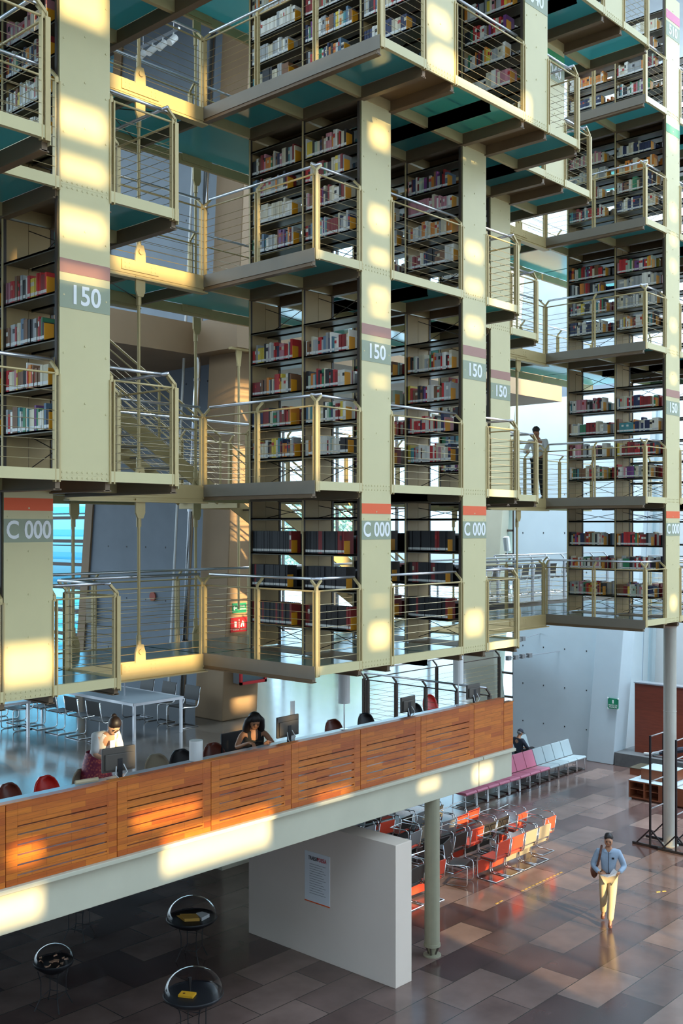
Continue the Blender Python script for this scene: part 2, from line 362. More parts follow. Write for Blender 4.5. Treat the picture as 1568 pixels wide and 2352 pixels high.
# floor lit on the right, around the walking man and the stacked chairs
for (a0_, a1_, q0, q1) in ((15.5, 16.6, -.5, 1.0), (16.68, 17.95, -.5, 1.0), (18.03, 18.85, -.5, .80), (18.93, 20.2, -.45, 1.9), (20.28, 21.7, -.45, 1.9), (21.8, 23.6, -.45, .4)):
    x, z = back(a0_, 10.4, 0); holes.append((x, x+a1_-a0_, z+q0, z+q1))
patch(212, 312, 1640, 1760, 13.1); patch(570, 602, 1648, 1668, 12.9); patch(540, 560, 1680, 1715, 12.9)
for (y0, y1) in ((108, 156), (405, 588), (930, 1100), (1350, 1540)): patch(716, 734, y0, y1, 9.85)
for (y0, y1) in ((470, 560), (960, 1100), (1360, 1520)): patch(586, 600, y0, y1, 11.0)
for (y0, y1) in ((150, 235), (470, 630), (960, 1110), (1340, 1500)): patch(466, 480, y0, y1, 12.1)
patch(262, 440, 180, 270, 12.1); patch(262, 440, 575, 640, 12.1); patch(270, 460, 1480, 1540, 12.1)
xs = sorted(set([-34, 30]+[v for h in holes for v in h[:2]])); zs = sorted(set([0, 27]+[v for h in holes for v in h[2:]]))
wb = MB()
for j in range(len(zs)-1):                                # run-merged wall cells around the openings
    zc = (zs[j]+zs[j+1])/2; i = 0
    while i < len(xs)-1:
        xc = (xs[i]+xs[i+1])/2
        if any(h[0] < xc < h[1] and h[2] < zc < h[3] for h in holes): i += 1; continue
        k = i
        while k < len(xs)-1 and not any(h[0] < (xs[k]+xs[k+1])/2 < h[1] and h[2] < zc < h[3] for h in holes): k += 1
        wb.box(xs[i], xs[k], WY-.15, WY+.15, zs[j], zs[j+1]); i = k
struct('gobo_wall', wb, 'plaster')
struct('wall_side', MB().box(-30.3, -30, -12, 60, 0, 20), 'concrete')
# outdoors beyond the side windows
struct('ground', MB().box(31.6, 120, 10, 120, -.5, -.1), 'plaster')
def tree(x, y, h, r, lab, seed):
    rr = random.Random(seed); t = thing('tree', (x, y, 0), lab, 'tree', 'trees outside the tall windows')
    MB().tube([(x, y, -.1), (x+.2, y, h*.5), (x, y+.2, h*.8)], [.22, .16, .06], 8).build('trunk', 'bark', t)
    lf = MB()
    for _ in range(2600):
        u = Vector((rr.gauss(0, 1), rr.gauss(0, 1), rr.gauss(0, .8))); u = u.normalized()*r*(rr.random()**.45)
        c = Vector((x, y, h*.75))+u; a = Vector((rr.uniform(-1, 1), rr.uniform(-1, 1), rr.uniform(-1, 1))).normalized()*.16; b = a.cross(Vector((rr.random(), rr.random(), rr.random()))).normalized()*.1
        lf.add([c-a, c+b, c+a, c-b], [(0, 1, 2, 3)])
    lf.build('foliage', 'foliage', t)
tree(44, 41, 9.5, 3.0, 'leafy tree outside, seen through the left bays of the centre rack', 1)
tree(52, 50, 8, 2.6, 'smaller leafy tree outside, farthest one behind the centre rack', 2)
tree(38, 46.5, 10, 2.7, 'tall leafy tree outside behind the stair', 3)
# ------------------------------------------------------------------ the hanging stacks
LT = [5.72, 8.23, 11.36, 13.87, 16.35, 18.9]
SH = [[.41, .98, 1.50, 2.03], [.44, .92, 1.42, 1.92, 2.40], [.50, .95, 1.36, 1.72, 2.10], [.52, .93, 1.33, 1.70, 2.08], [.50, .95, 1.35, 1.72, 2.10]]
AC = {-1: 4.15, 0: 6.59, 2: 11.48, 3: 13.90, 4: 16.35, 6: 21.08, 7: 23.5}
EX = {-1: (2.9, 5.40), 0: (5.40, 7.84), 2: (10.23, 12.69), 3: (12.69, 15.15), 4: (15.15, 17.6), 6: (19.83, 22.3), 7: (22.3, 24.75)}
FR = {-1: [11.0, 9.85, 8.7, 8.7, None], 0: [11.0, 9.85, 9.85, 8.7, None], 2: [9.85, 9.85, 9.85, 8.7, 8.7], 3: [9.85, 9.85, 9.85, 8.7, 8.7],
      4: [None, 11.0, 11.0, 9.85, 8.7], 6: [9.85]*5, 7: [9.85]*5}
BLN = [8.7, 9.85, 11.0, 12.16]; BB = 13.8; HW = .32
TIER = ['lowest C 000 tier', '150 tier', 'tier above 150', '040 tier', 'topmost tier']
RACKN = {0: 'far left rack', 2: 'centre rack', 3: 'second centre rack', 4: 'third centre rack', 6: 'right rack', 7: 'rack at the right edge'}
CLN = {0: 'left stack', 1: 'centre stack', 2: 'right stack'}
CL = {0: [-1, 0], 1: [2, 3, 4], 2: [6, 7]}
CLW = {0: (2.9, 7.84), 1: (10.23, 17.6), 2: (19.83, 24.75)}

def bolt_row(mb, a0, a1, y, z, n, r=.012):
    for i in range(n):
        a = a0+(a1-a0)*(i+.5)/n; mb.prism([(a+r*math.cos(q*math.pi/3), y, z+r*math.sin(q*math.pi/3)) for q in range(6)], (0, -.006, 0))
SIGN = {0: ('C 000', 'orange', 7.80, 7.945, 7.43, 7.70), 1: ('150', 'mauve', 10.35, 10.50, 9.97, 10.26),
        3: ('040', 'green', 15.88, 16.05, 15.54, 15.85), 4: ('510', 'pink', 18.26, 18.44, 17.9, 18.2)}
bays_all = []                                             # (k, L, bay index, b_near, b_far, has front gable)
for k in (0, 2, 3, 4, 6, 7):
    c = AC[k]; a0, a1 = c-HW, c+HW
    for L in range(5):
        bf = FR[k][L]
        if bf is None: continue
        if k == 0 and L == 3: pass
        z0 = LT[L]; z1 = LT[L+1]; bl = [b for b in BLN if b >= bf-.01]
        t = thing('book_rack', (c, bf, z0), 'open steel %s of the %s' % (RACKN[k].replace('rack', 'bookrack'), TIER[L]) if L != 1 else 'open steel %s behind its 150 sign' % RACKN[k].replace('rack', 'bookrack'), 'bookcase', 'hanging bookracks')
        zb = z0-.12; zt = z1-.12
        if FR[k][L+1 if L < 4 else 4] is not None and FR[k][min(L+1, 4)] < bf-.1: zt = z1-.2
        p = MB(); p.box(a0, a1, bf-.012, bf+.012, zb, zt); p.box(a0, a0+.02, bf, bf+.05, zb, zt); p.box(a1-.02, a1, bf, bf+.05, zb, zt)
        pn = p.build('end_panel', 'panel', t)
        bo = MB(); bolt_row(bo, a0, a1, bf-.012, z0-.09, 10); bolt_row(bo, a0, a1, bf-.012, z0-.03, 10)
        for q in range(1, 5):
            for a in (a0+.05, c, a1-.05): bolt_row(bo, a-.01, a+.01, bf-.012, z0+q*(z1-z0)/5+(.1 if a == c else 0), 1)
        bo.box(a0, a1, bf-.0135, bf-.011, z0-.063, z0-.057)
        bo.build('rivets', 'panel', pn)
        if L in SIGN:
            s, cm, c0, c1, n0, n1 = SIGN[L]
            MB().box(a0, a1, bf-.016, bf-.012, c0, c1).build('colour_bar', cm, pn)
            if not (k == 6 and L == 3):
                MB().box(a0, a1, bf-.016, bf-.012, n0, n1).build('number_band', 'band', pn)
                text(s, .29, 'text', pn, (c, bf-.0175, (n0+n1)/2), FACE_B, .92 if L else .82, .006)
        # inner gables, uprights, shelves, braces
        for b in bl[1:]:
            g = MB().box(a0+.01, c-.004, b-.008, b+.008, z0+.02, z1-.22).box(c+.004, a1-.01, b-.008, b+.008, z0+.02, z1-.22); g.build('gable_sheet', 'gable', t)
        for b in bl:
            u = MB().box(a0-.012, a0+.03, b-.018, b+.018, z0, z1-.2).box(a1-.03, a1+.012, b-.018, b+.018, z0, z1-.2)
            if b > bf: u.build('upright', 'upright', t); MB().box(a0-.022, a0-.010, b-.02, b+.004, z0, z1-.2).build('edge_strip', 'paint', t)
            else: MB().box(a0-.016, a0+.0, b+.02, b+.06, z0, z1-.2).build('upright', 'upright', t)
        for i in range(len(bl)-1):
            b0, b1 = bl[i]+.02, bl[i+1]-.02
            for h in SH[L]:
                z = z0+h
                for (x0, x1) in ((a0, c-.03), (c+.03, a1)):
                    MB().box(x0, x1, b0, b1, z-.022, z).box(x0, x0+.008, b0, b1, z-.035, z).build('shelf', 'shelf', t)
            z = z0+.05
            for (h0, h1) in ((.05, SH[L][0]), (SH[L][-1], z1-z0-.3)):
                br = MB(); br.tube([(c-.003, b0, z0+h0), (c-.003, b1, z0+h1)], .006, 5).tube([(c+.003, b1, z0+h0), (c+.003, b0, z0+h1)], .006, 5); br.build('cross_brace', 'upright', t)
            bays_all.append((k, L, i, bl[i], bl[i+1]))
# decks
def deck(name, label, cells_glass, beams, fas, side, loc, group):
    t = thing(name, loc, label, 'walkway', group)
    return t
for ci, ks in CL.items():
    for L in range(5):
        kk = [k for k in ks if FR[k][L] is not None]
        if not kk: continue
        z = LT[L]
        t = thing('walkway_deck', (EX[kk[0]][0], FR[kk[0]][L], z), 'glass and steel walkway floor of the %s, %s' % (CLN[ci], TIER[L]), 'walkway', 'hanging walkway floors')
        for k in kk:
            x0, x1 = EX[k]; c = AC[k]; bf = FR[k][L]; bl = [b for b in BLN if b >= bf-.01]
            g = MB()
            for i in range(len(bl)-1):
                g.box(x0+.03, c-HW-.03, bl[i]+.02, bl[i+1]-.02, z-.04, z-.01); g.box(c+HW+.03, x1-.03, bl[i]+.02, bl[i+1]-.02, z-.04, z-.01)
            g.box(x0+.03, x1-.03, 12.2, BB-.04, z-.04, z-.01); g.build('glass_floor', 'glassfloor', t)
            MB().box(c-HW, c+HW, bf+.03, 12.16, z-.06, z-.005).build('rack_base', 'beam', t)
            for a in (x0, c-HW, c+HW, x1): MB().box(a-.03, a+.03, bf+.03, 12.13, z-.22, z-.045).box(a-.05, a+.05, bf+.03, 12.13, z-.225, z-.21).build('floor_joist', 'beam', t)
            for b in bl[1:]+[BB]: MB().box(x0+.03, x1-.03, b-.03, b+.03, z-.20, z-.045).build('cross_beam', 'paint', t)
            MB().box(x0, c-HW, bf-.025, bf+.03, z-.12, z).build('edge_beam', 'panel', t); MB().box(c+HW, x1, bf-.025, bf+.03, z-.12, z).build('edge_beam', 'panel', t)
        # outer sides
        for k in kk:
            x0, x1 = EX[k]; bf = FR[k][L]
            lb = FR[k-1][L] if (k-1) in kk else 12.16
            rb = FR[k+1][L] if (k+1) in kk else 12.16
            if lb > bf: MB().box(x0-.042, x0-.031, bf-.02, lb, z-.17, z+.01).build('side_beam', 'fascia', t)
            if rb > bf: MB().box(x1+.031, x1+.042, bf-.02, rb, z-.17, z+.01).build('side_beam', 'panel', t)
for (v0, v1, nm) in ((7.84, 10.23, 'left'), (17.6, 19.83, 'right')):
    for L in range(5):
        z = LT[L]; s0 = 15.15 if (nm == 'right' and L == 0) else v0
        t = thing('bridge_deck', (s0, 12.16, z), 'steel bridge across the %s gap, %s' % (nm, TIER[L]), 'walkway', 'bridges between the stacks')
        for b, mm in ((12.16, 'paint'), (BB, 'paint')):
            MB().box(s0, v1, b-.03, b+.03, z-.20, z).build('bridge_beam', mm, t); MB().box(s0, v1, b-.09, b+.05, z-.27, z-.25).box(s0, v1, b-.02, b+.02, z-.25, z-.2).build('lower_flange', 'paint', t)
        for a in ((s0+v1)/2, v1): MB().box(a-.03, a+.03, 12.19, BB-.03, z-.2, z-.045).build('cross_beam', 'beam', t)
        MB().box(s0+.03, v1-.03, 12.2, BB-.04, z-.04, z-.01).build('glass_floor', 'glassfloor', t)
        MB().tube([(v0, 12.2, z-.1), (v1, BB, z-.1)], .008, 5).tube([(v0, BB, z-.1), (v1, 12.2, z-.1)], .008, 5).build('cross_brace', 'upright', t)

# railings
def post_mesh(ux, uy):                                    # u = inward direction
    m = MB(); tx, ty = -uy, ux
    for s in (-1, 1):
        m.bar((tx*.026*s, ty*.026*s, -.14), (tx*.026*s, ty*.026*s, 1.02), .05 if uy else .012, .012 if uy else .05, (0, 1, 0))
    return m
def post_meshes(ux, uy, pm='paint'):
    tx, ty = -uy, ux; a = MB()
    for s in (-1, 1):
        x, y = tx*.026*s, ty*.026*s
        wx, wy = (.008 if tx else .026), (.008 if ty else .026)
        a.box(x-wx, x+wx, y-wy, y+wy, -.14, 1.02)
    a.box(-.016, .016, -.016, .016, 1.0, 1.03)
    n = MB(); n.bar((0, 0, 1.0), (0, 0, 1.07), .04, .014, (ux, uy, 0)); n.bar((0, 0, 1.06), (ux*.11, uy*.11, 1.165), .014 if 0 else .03, .03, (0, 0, 1))
    return a.mesh('post', pm), n.mesh('post_arm', pm)
PM = {}
def rail(p0, p1, z, u, posts, label, group='walkway railings', name='railing', zend=None, pm='paint'):
    p0 = Vector((*p0, z)); p1 = Vector((*p1, z if zend is None else zend)); t = thing(name, p0, label, 'railing', group); ux, uy = u
    if (u, pm) not in PM: PM[u, pm] = post_meshes(*u, pm)
    iu = Vector((ux, uy, 0))*.11; up = Vector((0, 0, 1)); d = (p1-p0)
    for q in posts:
        o = link('post', PM[u, pm][0], t, d*q); link('post_arm', PM[u, pm][1], o)
    MB().tube([p0+iu+up*1.18, p1+iu+up*1.18], .021, 8).build('handrail', 'steel', t, smooth=True)
    MB().tube([p0+up*1.02, p1+up*1.02], .013, 6).build('mid_rail', pm, t, smooth=True)
    c = MB()
    for i in range(8): c.tube([p0+up*(.1+i*.105), p1+up*(.1+i*.105)], .0038, 4, caps=False)
    c.build('cables', 'cable', t)
    return t
for ci, ks in CL.items():
    for L in range(5):
        kk = [k for k in ks if FR[k][L] is not None]; z = LT[L]; seg = []
        for k in kk:                                      # front runs between the end panels
            x0, x1 = EX[k]; c = AC[k]; bf = FR[k][L]; seg += [(x0, c-HW, bf, k), (c+HW, x1, bf, k)]
        merged = []
        for s in seg:
            if merged and abs(merged[-1][1]-s[0]) < .01 and abs(merged[-1][2]-s[2]) < .01: merged[-1] = (merged[-1][0], s[1], s[2], s[3])
            else: merged.append(s)
        for n, (x0, x1, bf, k) in enumerate(merged):
            rail((x0+.03, bf), (x1-.03, bf), z, (0, 1), (0, 1), 'front railing of the %s, %s, %s' % (CLN[ci], TIER[L], ['furthest left run', 'second run from left', 'third run from left', 'fourth run from left', 'rightmost run'][n]))
        for k in kk:
            x0, x1 = EX[k]; bf = FR[k][L]
            lb = FR[k-1][L] if (k-1) in kk else 12.16; rb = FR[k+1][L] if (k+1) in kk else 12.16
            if lb > bf and ci: bs = [b for b in BLN if bf-.01 <= b <= lb+.01]; rail((x0, bf), (x0, lb), z, (1, 0), [(b-bf)/(lb-bf) for b in bs], 'left side cable railing of the %s, %s' % (CLN[ci], TIER[L]))
            if rb > bf: bs = [b for b in BLN if bf-.01 <= b <= rb+.01]; rail((x1, bf), (x1, rb), z, (-1, 0), [(b-bf)/(rb-bf) for b in bs], 'right side railing of the %s, %s, %s' % (CLN[ci], TIER[L], 'short inner step' if rb < 12.1 else 'outer edge'))
for L in range(5):
    z = LT[L]
    rail((7.84, 12.16), (10.23, 12.16), z, (0, 1), (.02, .98), 'steel railing on the near side of the left gap bridge, %s' % TIER[L])
    s0 = 15.15 if L == 0 else 17.6
    rail((s0, 12.16), (19.83, 12.16), z, (0, 1), (.02, .98), 'steel railing on the near side of the right gap bridge, %s' % TIER[L])
    if L in (1,):
        rail((2.9, BB), (12.6, BB), z, (0, -1), [i/6 for i in range(7)], 'far side steel railing left of the stair landing, %s' % TIER[L]); rail((13.6, BB), (24.75, BB), z, (0, -1), [i/7 for i in range(8)], 'far side steel railing right of the stair landing, %s' % TIER[L])
    elif L == 0: rail((2.9, BB), (22.4, BB), z, (0, -1), [i/12 for i in range(13)], 'far side steel railing along the back walkway, %s' % TIER[L])
    else: rail((2.9, BB), (24.75, BB), z, (0, -1), [i/13 for i in range(14)], 'far side steel railing along the back walkway, %s' % TIER[L])
# hangers
for (a, b, lab) in ((9.03, 12.16, 'tall hanger rod in the left gap, in front of the bridges'), (9.03, BB, 'hanger rod behind the left gap, beside the louvred window'),
                    (11.42, BB, 'hanger rod behind the centre stack, seen left of it'), (18.7, 12.16, 'tall hanger rod in the right gap between the stacks'), (18.7, BB, 'hanger rod behind the right gap')):
    t = thing('hanger_rod', (a, b, LT[0]), lab, 'hanger rod', 'hanger rods of the stacks')
    for L in range(5):
        z = LT[L]; cl = MB(); y = b-.045
        if L: # lug below
            cl.prism([(a-.08, y, z-.22), (a+.08, y, z-.22), (a+.08, y, z-.42), (a+.045, y, z-.5), (a-.045, y, z-.5), (a-.08, y, z-.42)], (0, .03, 0))
        if L < 4:
            cl.prism([(a-.09, y, z-.1), (a+.09, y, z-.1), (a+.085, y, z+.12), (a+.05, y, z+.23), (a-.05, y, z+.23), (a-.085, y, z+.12)], (0, .03, 0))
            cl.prism([(a+.04*math.cos(q*math.pi/4), y-.02, z+.13+.04*math.sin(q*math.pi/4)) for q in range(8)], (0, .07, 0))
        cl.box(a-.32, a+.32, y-.002, y+.02, z-.16, z-.02)
        for q in (-.26, -.19, .19, .26):
            for w_ in (-.06, -.12): bolt_row(cl, a+q-.01, a+q+.01, y, z+w_, 1, .014)
        cl.build('clevis_plate', 'paint', t)
        if L < 4: 
            MB().tube([(a, b, z+.2), (a, b, LT[L+1]-.45)], .024, 10).tube([(a, b, z+.18), (a, b, z+.36)], .036, 8).tube([(a, b, LT[L+1]-.62), (a, b, LT[L+1]-.44)], .036, 8).build('rod', 'paint', t, smooth=False)
        else: MB().tube([(a, b, z+.0), (a, b, 24)], .024, 10).build('rod', 'paint', t)
#SPLIT_B
# ------------------------------------------------------------------ books
PAL = {'white': (.80, .76, .66), 'cream': (.68, .60, .42), 'grey': (.40, .40, .38), 'red': (.55, .03, .03), 'dark red': (.25, .02, .02), 'brown': (.22, .10, .045),
       'orange': (.75, .25, .03), 'dark blue': (.03, .04, .10), 'blue': (.12, .20, .28), 'green': (.04, .22, .10), 'teal': (.08, .28, .30), 'black': (.02, .018, .02), 'pink': (.60, .25, .28), 'yellow': (.75, .55, .06), 'purple': (.18, .05, .20), 'pale green': (.45, .55, .42)}
W1 = ['white']*6+['cream']*5+['grey']*4+['red']*3+['dark red']*3+['brown']*3+['orange']*2+['dark blue']*2+['blue']*1+['green']*1+['teal']*1+['black']*4+['pink']*1+['yellow']+['purple']+['pale green']
def scheme(k, L, h):
    if L == 0 and k in (0, 2, 3): return ['black']*8+['dark red']*(3 if h == 0 else 1)
    if L >= 2 and R.random() < .35: c = R.choice(['white', 'grey', 'cream', 'orange', 'dark blue', 'pink']); return [c]*12+W1[:12]
    if L == 1 and R.random() < .25: return ['red']*10+W1
    return W1
def book_geo(m, x, y0, y1, z, h, d, c, lod, sgn=1):       # spine at x, facing -x (sgn 1) or +x
    x1 = x+sgn*d; X0, X1 = min(x, x1), max(x, x1); cc = PAL[c]; v = R.uniform(.8, 1.2); cc = tuple(min(1, q*v) for q in cc)
    m.col = cc
    lab = (.8, .79, .74) if c != 'white' else (.62, .6, .56)
    if lod:
        t = .003
        m.box(X0, X1, y0, y0+t, z, z+h); m.box(X0, X1, y1-t, y1, z, z+h); m.box(x-.001, x+.004, y0, y1, z, z+h)
        m.box(x-.0025, x, y0+.001, y1-.001, z+h*.86, z+h*.88)
        m.col = (.75, .70, .58); m.box(X0+.004, X1-.004, y0+t, y1-t, z+.004, z+h-.004)
    else: m.box(X0, X1, y0, y1, z, z+h)
    m.col = lab; m.box(min(x-sgn*.002, x), max(x-sgn*.002, x), y0+.001, y1-.001, z+.02, z+.055)
    if R.random() < .3 and c != 'black':
        m.col = PAL[R.choice(['white', 'black', 'red', 'cream'])]; m.box(min(x-sgn*.002, x), max(x-sgn*.002, x), y0+.002, y1-.002, z+h*.6, z+h*.8)
def vis(k, L, p):
    x, y, d = proj(p)
    if not (2 < x < 1566 and 4 < y < 2340): return 0
    if k == 0 and x > 130: return 0
    if k == 3 and x < 900: return 0
    if k == 4: return 0
    if k == 6 and x < 1312: return 0
    return (F/d)**2
cand = []; rows = []
for (k, L, i, b0, b1) in bays_all:
    if k == 7: continue
    a0 = AC[k]-HW
    for n, h in enumerate(SH[L][:-1] if L in (0, 1) else SH[L][:-1]):
        if L == 0 and n > 2: continue
        z = LT[L]+h; top = (SH[L][n+1] if n+1 < len(SH[L]) else h+.45)-h-.05
        sch = scheme(k, L, n); y = b1-.035; end = b0+R.uniform(.16, .34) if k not in () else b0+.2
        r = []; th = None; uni = (L == 0 and k in (0, 2, 3))
        while True:
            c = R.choice(sch)
            if r and R.random() < .28: c = r[-1][5]
            w_ = (.042 if uni else (r[-1][2] if r and c == r[-1][5] else R.uniform(.018, .055)))
            if y-w_ < end: break
            hh = min(top, .33 if uni else (r[-1][3] if r and c == r[-1][5] else R.uniform(.20, .30))); dd = .2 if uni else R.uniform(.15, .23)
            x = a0+.012+R.uniform(0, .012)
            r.append([k, L, w_, hh, (x, y-w_, y, z, dd), c, i, n]); y -= w_+.001
        rows.append((k, L, i, n, y, z, a0))
        for j, bk in enumerate(reversed(r)):
            s = vis(k, L, (bk[4][0], bk[4][1], z+bk[3]/2)); cand.append((s*bk[2]*bk[3], bk, j))
cand.sort(key=lambda q: -q[0])
ORD = ['beside the bookend', 'second from the bookend', 'third from the bookend', 'fourth from the bookend', 'fifth from the bookend', 'sixth from the bookend', 'seventh from the bookend', 'eighth from the bookend', 'ninth from the bookend', 'tenth from the bookend']
NUM = ['eleventh', 'twelfth', 'thirteenth', 'fourteenth', 'fifteenth', 'sixteenth', 'seventeenth', 'eighteenth', 'nineteenth', 'twentieth', 'twenty-first', 'twenty-second', 'twenty-third', 'twenty-fourth', 'twenty-fifth', 'twenty-sixth', 'twenty-seventh', 'twenty-eighth', 'twenty-ninth', 'thirtieth', 'thirty-first', 'thirty-second', 'thirty-third', 'thirty-fourth', 'thirty-fifth', 'thirty-sixth', 'thirty-seventh', 'thirty-eighth']
SHN = ['lowest shelf', 'second shelf up', 'third shelf up', 'fourth shelf up', 'fifth shelf up']
BAYN = ['near bay', 'middle bay', 'far bay']
def bayname(k, L, i):
    n = len([b for b in BLN if b >= FR[k][L]-.01])-1
    return {1: 'only bay', 2: ['right bay', 'left bay'][min(i, 1)], 3: ['right bay', 'middle bay', 'left bay'][min(i, 2)]}[n]
TS = ['C 000 tier', '150 tier', 'tier above 150', '040 tier', 'topmost tier']
cnt = 0; rest = MB(); usedlab = set()
for sc, bk, j in cand:
    k, L, w_, hh, (x, y0, y1, z, dd), c, i, n = bk
    if cnt < 300 and sc > 0:
        m = MB(); book_geo(m, x, y0, y1, z, hh, dd, c, True)
        me = m.mesh('book', 'book', (x, y0, z)); o = link('book', me, None, (x, y0, z)); o.name = 'book'
        od = ORD[j] if j < 10 else NUM[min(j-10, 27)]+' from the bookend'
        rk = {0: 'far left rack', 2: 'centre rack', 3: 'second centre rack', 6: 'right rack'}[k]
        tag(o, '%s book, %s, %s, %s, %s, %s' % (c, od, SHN[n], bayname(k, L, i), rk, TS[L]), 'book', 'books on the hanging racks')
        w = len(o['label'].split())
        if w > 15: o['label'] = '%s book, %s, %s, %s, %s, %s' % (c, od.replace(' from the bookend', ' from bookend').replace('beside the', 'beside'), SHN[n].replace(' up', ''), bayname(k, L, i).replace(' bay', ''), rk.replace('second centre rack', 'rack behind centre').replace('far left', 'left'), TS[L].replace(' tier', '').replace('tier ', ''))
        cnt += 1
    else: book_geo(rest, x, y0, y1, z, hh, dd, c, False)
for (k, L, i, b0, b1) in bays_all:                        # the rows on the far side of each rack
    if k == 7: continue
    a1 = AC[k]+HW
    for n, h in enumerate(SH[L][:-1]):
        y = b1-.04; z = LT[L]+h; sch = scheme(k, L, n)
        while y > b0+.3:
            w_ = R.uniform(.03, .06); book_geo(rest, a1-.015, y-w_, y, z, R.uniform(.2, .29), .2, R.choice(sch), False, -1); y -= w_+.001
o = rest.build('books', 'book'); tag(o, 'all the smaller, farther books filling the other hanging shelves', 'books', None, 'stuff')
bem = MB(); bem.box(0, .12, -.008, 0, 0, .19).box(0, .12, -.008, .09, 0, .002); bme = bem.mesh('bookend', 'bookend')
bp = MB(); bp.box(0, .2, -.012, 0, 0, .21)
nb = 0
for (k, L, i, n, y, z, a0) in rows:
    if k == 4: continue
    o = link('bookend', bme, None, (a0+.015, y, z+.001))
    rk = {0: 'far left rack', 2: 'centre rack', 3: 'second centre rack', 6: 'right rack'}[k]
    tag(o, 'orange metal bookend, %s, %s, %s, %s' % (SHN[n], bayname(k, L, i), rk, TS[L]), 'bookend', 'orange bookends closing the book rows')
#SPLIT_C
# ------------------------------------------------------------------ mezzanine parapet and desk
PB = 11.3; z0, z1 = 3.36, 4.33
def parapet(x0, x1, solid, label, top=z1):
    t = thing('wooden_parapet', (x0, PB, z0), label, 'parapet', 'wooden parapet sections')
    y0, y1 = PB-.03, PB+.03
    if solid: MB().box(x0+.004, x1-.004, y0, y1, z0, top).build('board_panel', 'wood', t, bevel=.004); MB().box(x0, x1, y0-.01, y1+.05, top, top+.02).build('cap', 'wood', t); return
    MB().box(x0+.004, x0+.155, y0, y1, z0, z1).build('stile', 'wood', t, bevel=.004); MB().box(x1-.155, x1-.004, y0, y1, z0, z1).build('stile', 'wood', t, bevel=.004)
    gaps = [z1-g for g in (.27, .37, .49, .61, .73, .85)]; zz = z1
    for g in gaps+[None]:
        zb = z0 if g is None else g
        MB().box(x0+.155, x1-.155, y0, y1, zb, zz).build('board', 'wood', t, bevel=.003); zz = zb-.016
    MB().box(x0, x1, y0-.005, y1+.06, z1, z1+.015).build('cap', 'wood', t)
xs_ = [4.88+1.575*i for i in range(8)]
nm = ['partly cut by the left edge', 'first full one from the left', 'second full one from the left', 'third full one from the left', 'fourth full one, in the middle', 'fifth full one, above the pillar', 'last slatted one at right']
for i in range(7): parapet(xs_[i], xs_[i+1], False, 'slatted orange wood parapet section, '+nm[i])
parapet(xs_[7], 16.88, True, 'solid wood parapet section without gaps near the right end'); parapet(16.88, 17.2, True, 'narrow lower wood end piece of the parapet', z1-.09)
d = thing('service_desk', (4, 11.5, MZ), 'long grey service desk running behind the wooden parapet', 'desk')
MB().box(2, 16.7, 11.4, 12.15, MZ+.83, MZ+.87).build('desk_top', mat('grey_laminate', (.42, .47, .52), .25), d)
for i in range(8): MB().box(2.3+i*2, 2.36+i*2, 11.6, 12.1, MZ, MZ+.83).build('leg', 'steel', d)
DZ = MZ+.87
def monitor(px, wd, label, tilt=0, rz=0):
    a = on_b(px, 11.9); t = thing('computer_monitor', (0, 0, 0), label, 'monitor', 'computer monitors on the desk')
    MB().box(-wd/2, wd/2, -.02, .02, .12, .12+wd*.66).box(-wd/2+.03, wd/2-.03, -.045, -.02, .15, .12+wd*.5).build('screen_housing', 'monitor', t, bevel=.01)
    MB().box(-.035, .035, -.05, -.02, .0, .3).build('neck', 'black', t); MB().box(-.14, .14, -.12, .08, 0, .015).build('foot', 'black', t, bevel=.005)
    MB().tube([(.05, -.05, .22), (.08, -.1, .12), (.0, -.09, .03)], .008, 5).tube([(-.06, -.05, .2), (-.1, -.11, .1), (-.02, -.1, .02)], .008, 5).build('cables', 'white', t)
    MB().box(-wd/2+.01, wd/2-.01, .02, .022, .135, .105+wd*.66).build('screen', mat('screen_dark', (.02, .03, .05), .2), t)
    t.location = (a, 11.9, DZ); t.rotation_euler = (0, 0, rz)
monitor(272, .50, 'brown-grey monitor in front of the woman in white, leftmost on the desk', rz=-.12)
monitor(660, .50, 'dark monitor just right of the woman in black', rz=.05)
monitor(936, .42, 'dark monitor left of the bright red shell chair', rz=.05)
monitor(1086, .42, 'dark monitor furthest right on the desk')
def lamp(px, zb, zt, label, b=12.04):
    a = on_b(px, b); t = thing('cylinder_lamp', (a, b, DZ), label, 'lamp', 'white cylinder lamps on the desk')
    MB().tube([(a, b, zb), (a, b, zt)], .10, 20).build('lamp_shade', 'white', t, smooth=False)
    if zb > DZ+.05: MB().tube([(a, b, DZ), (a, b, zb)], .01, 8).build('pole', 'steel', t)
    MB().tube([(a, b, DZ), (a, b, DZ+.015)], .07, 16).build('base', 'steel', t)
lamp(450, DZ-.02+.03, 4.47, 'white cylinder lamp standing low on the desk between the two women')
lamp(790, 4.62, 5.13, 'white cylinder lamp on a thin pole, right of the woman in black')
lamp(1052, 4.60, 5.13, 'white cylinder lamp on a thin pole near the right end of desk')
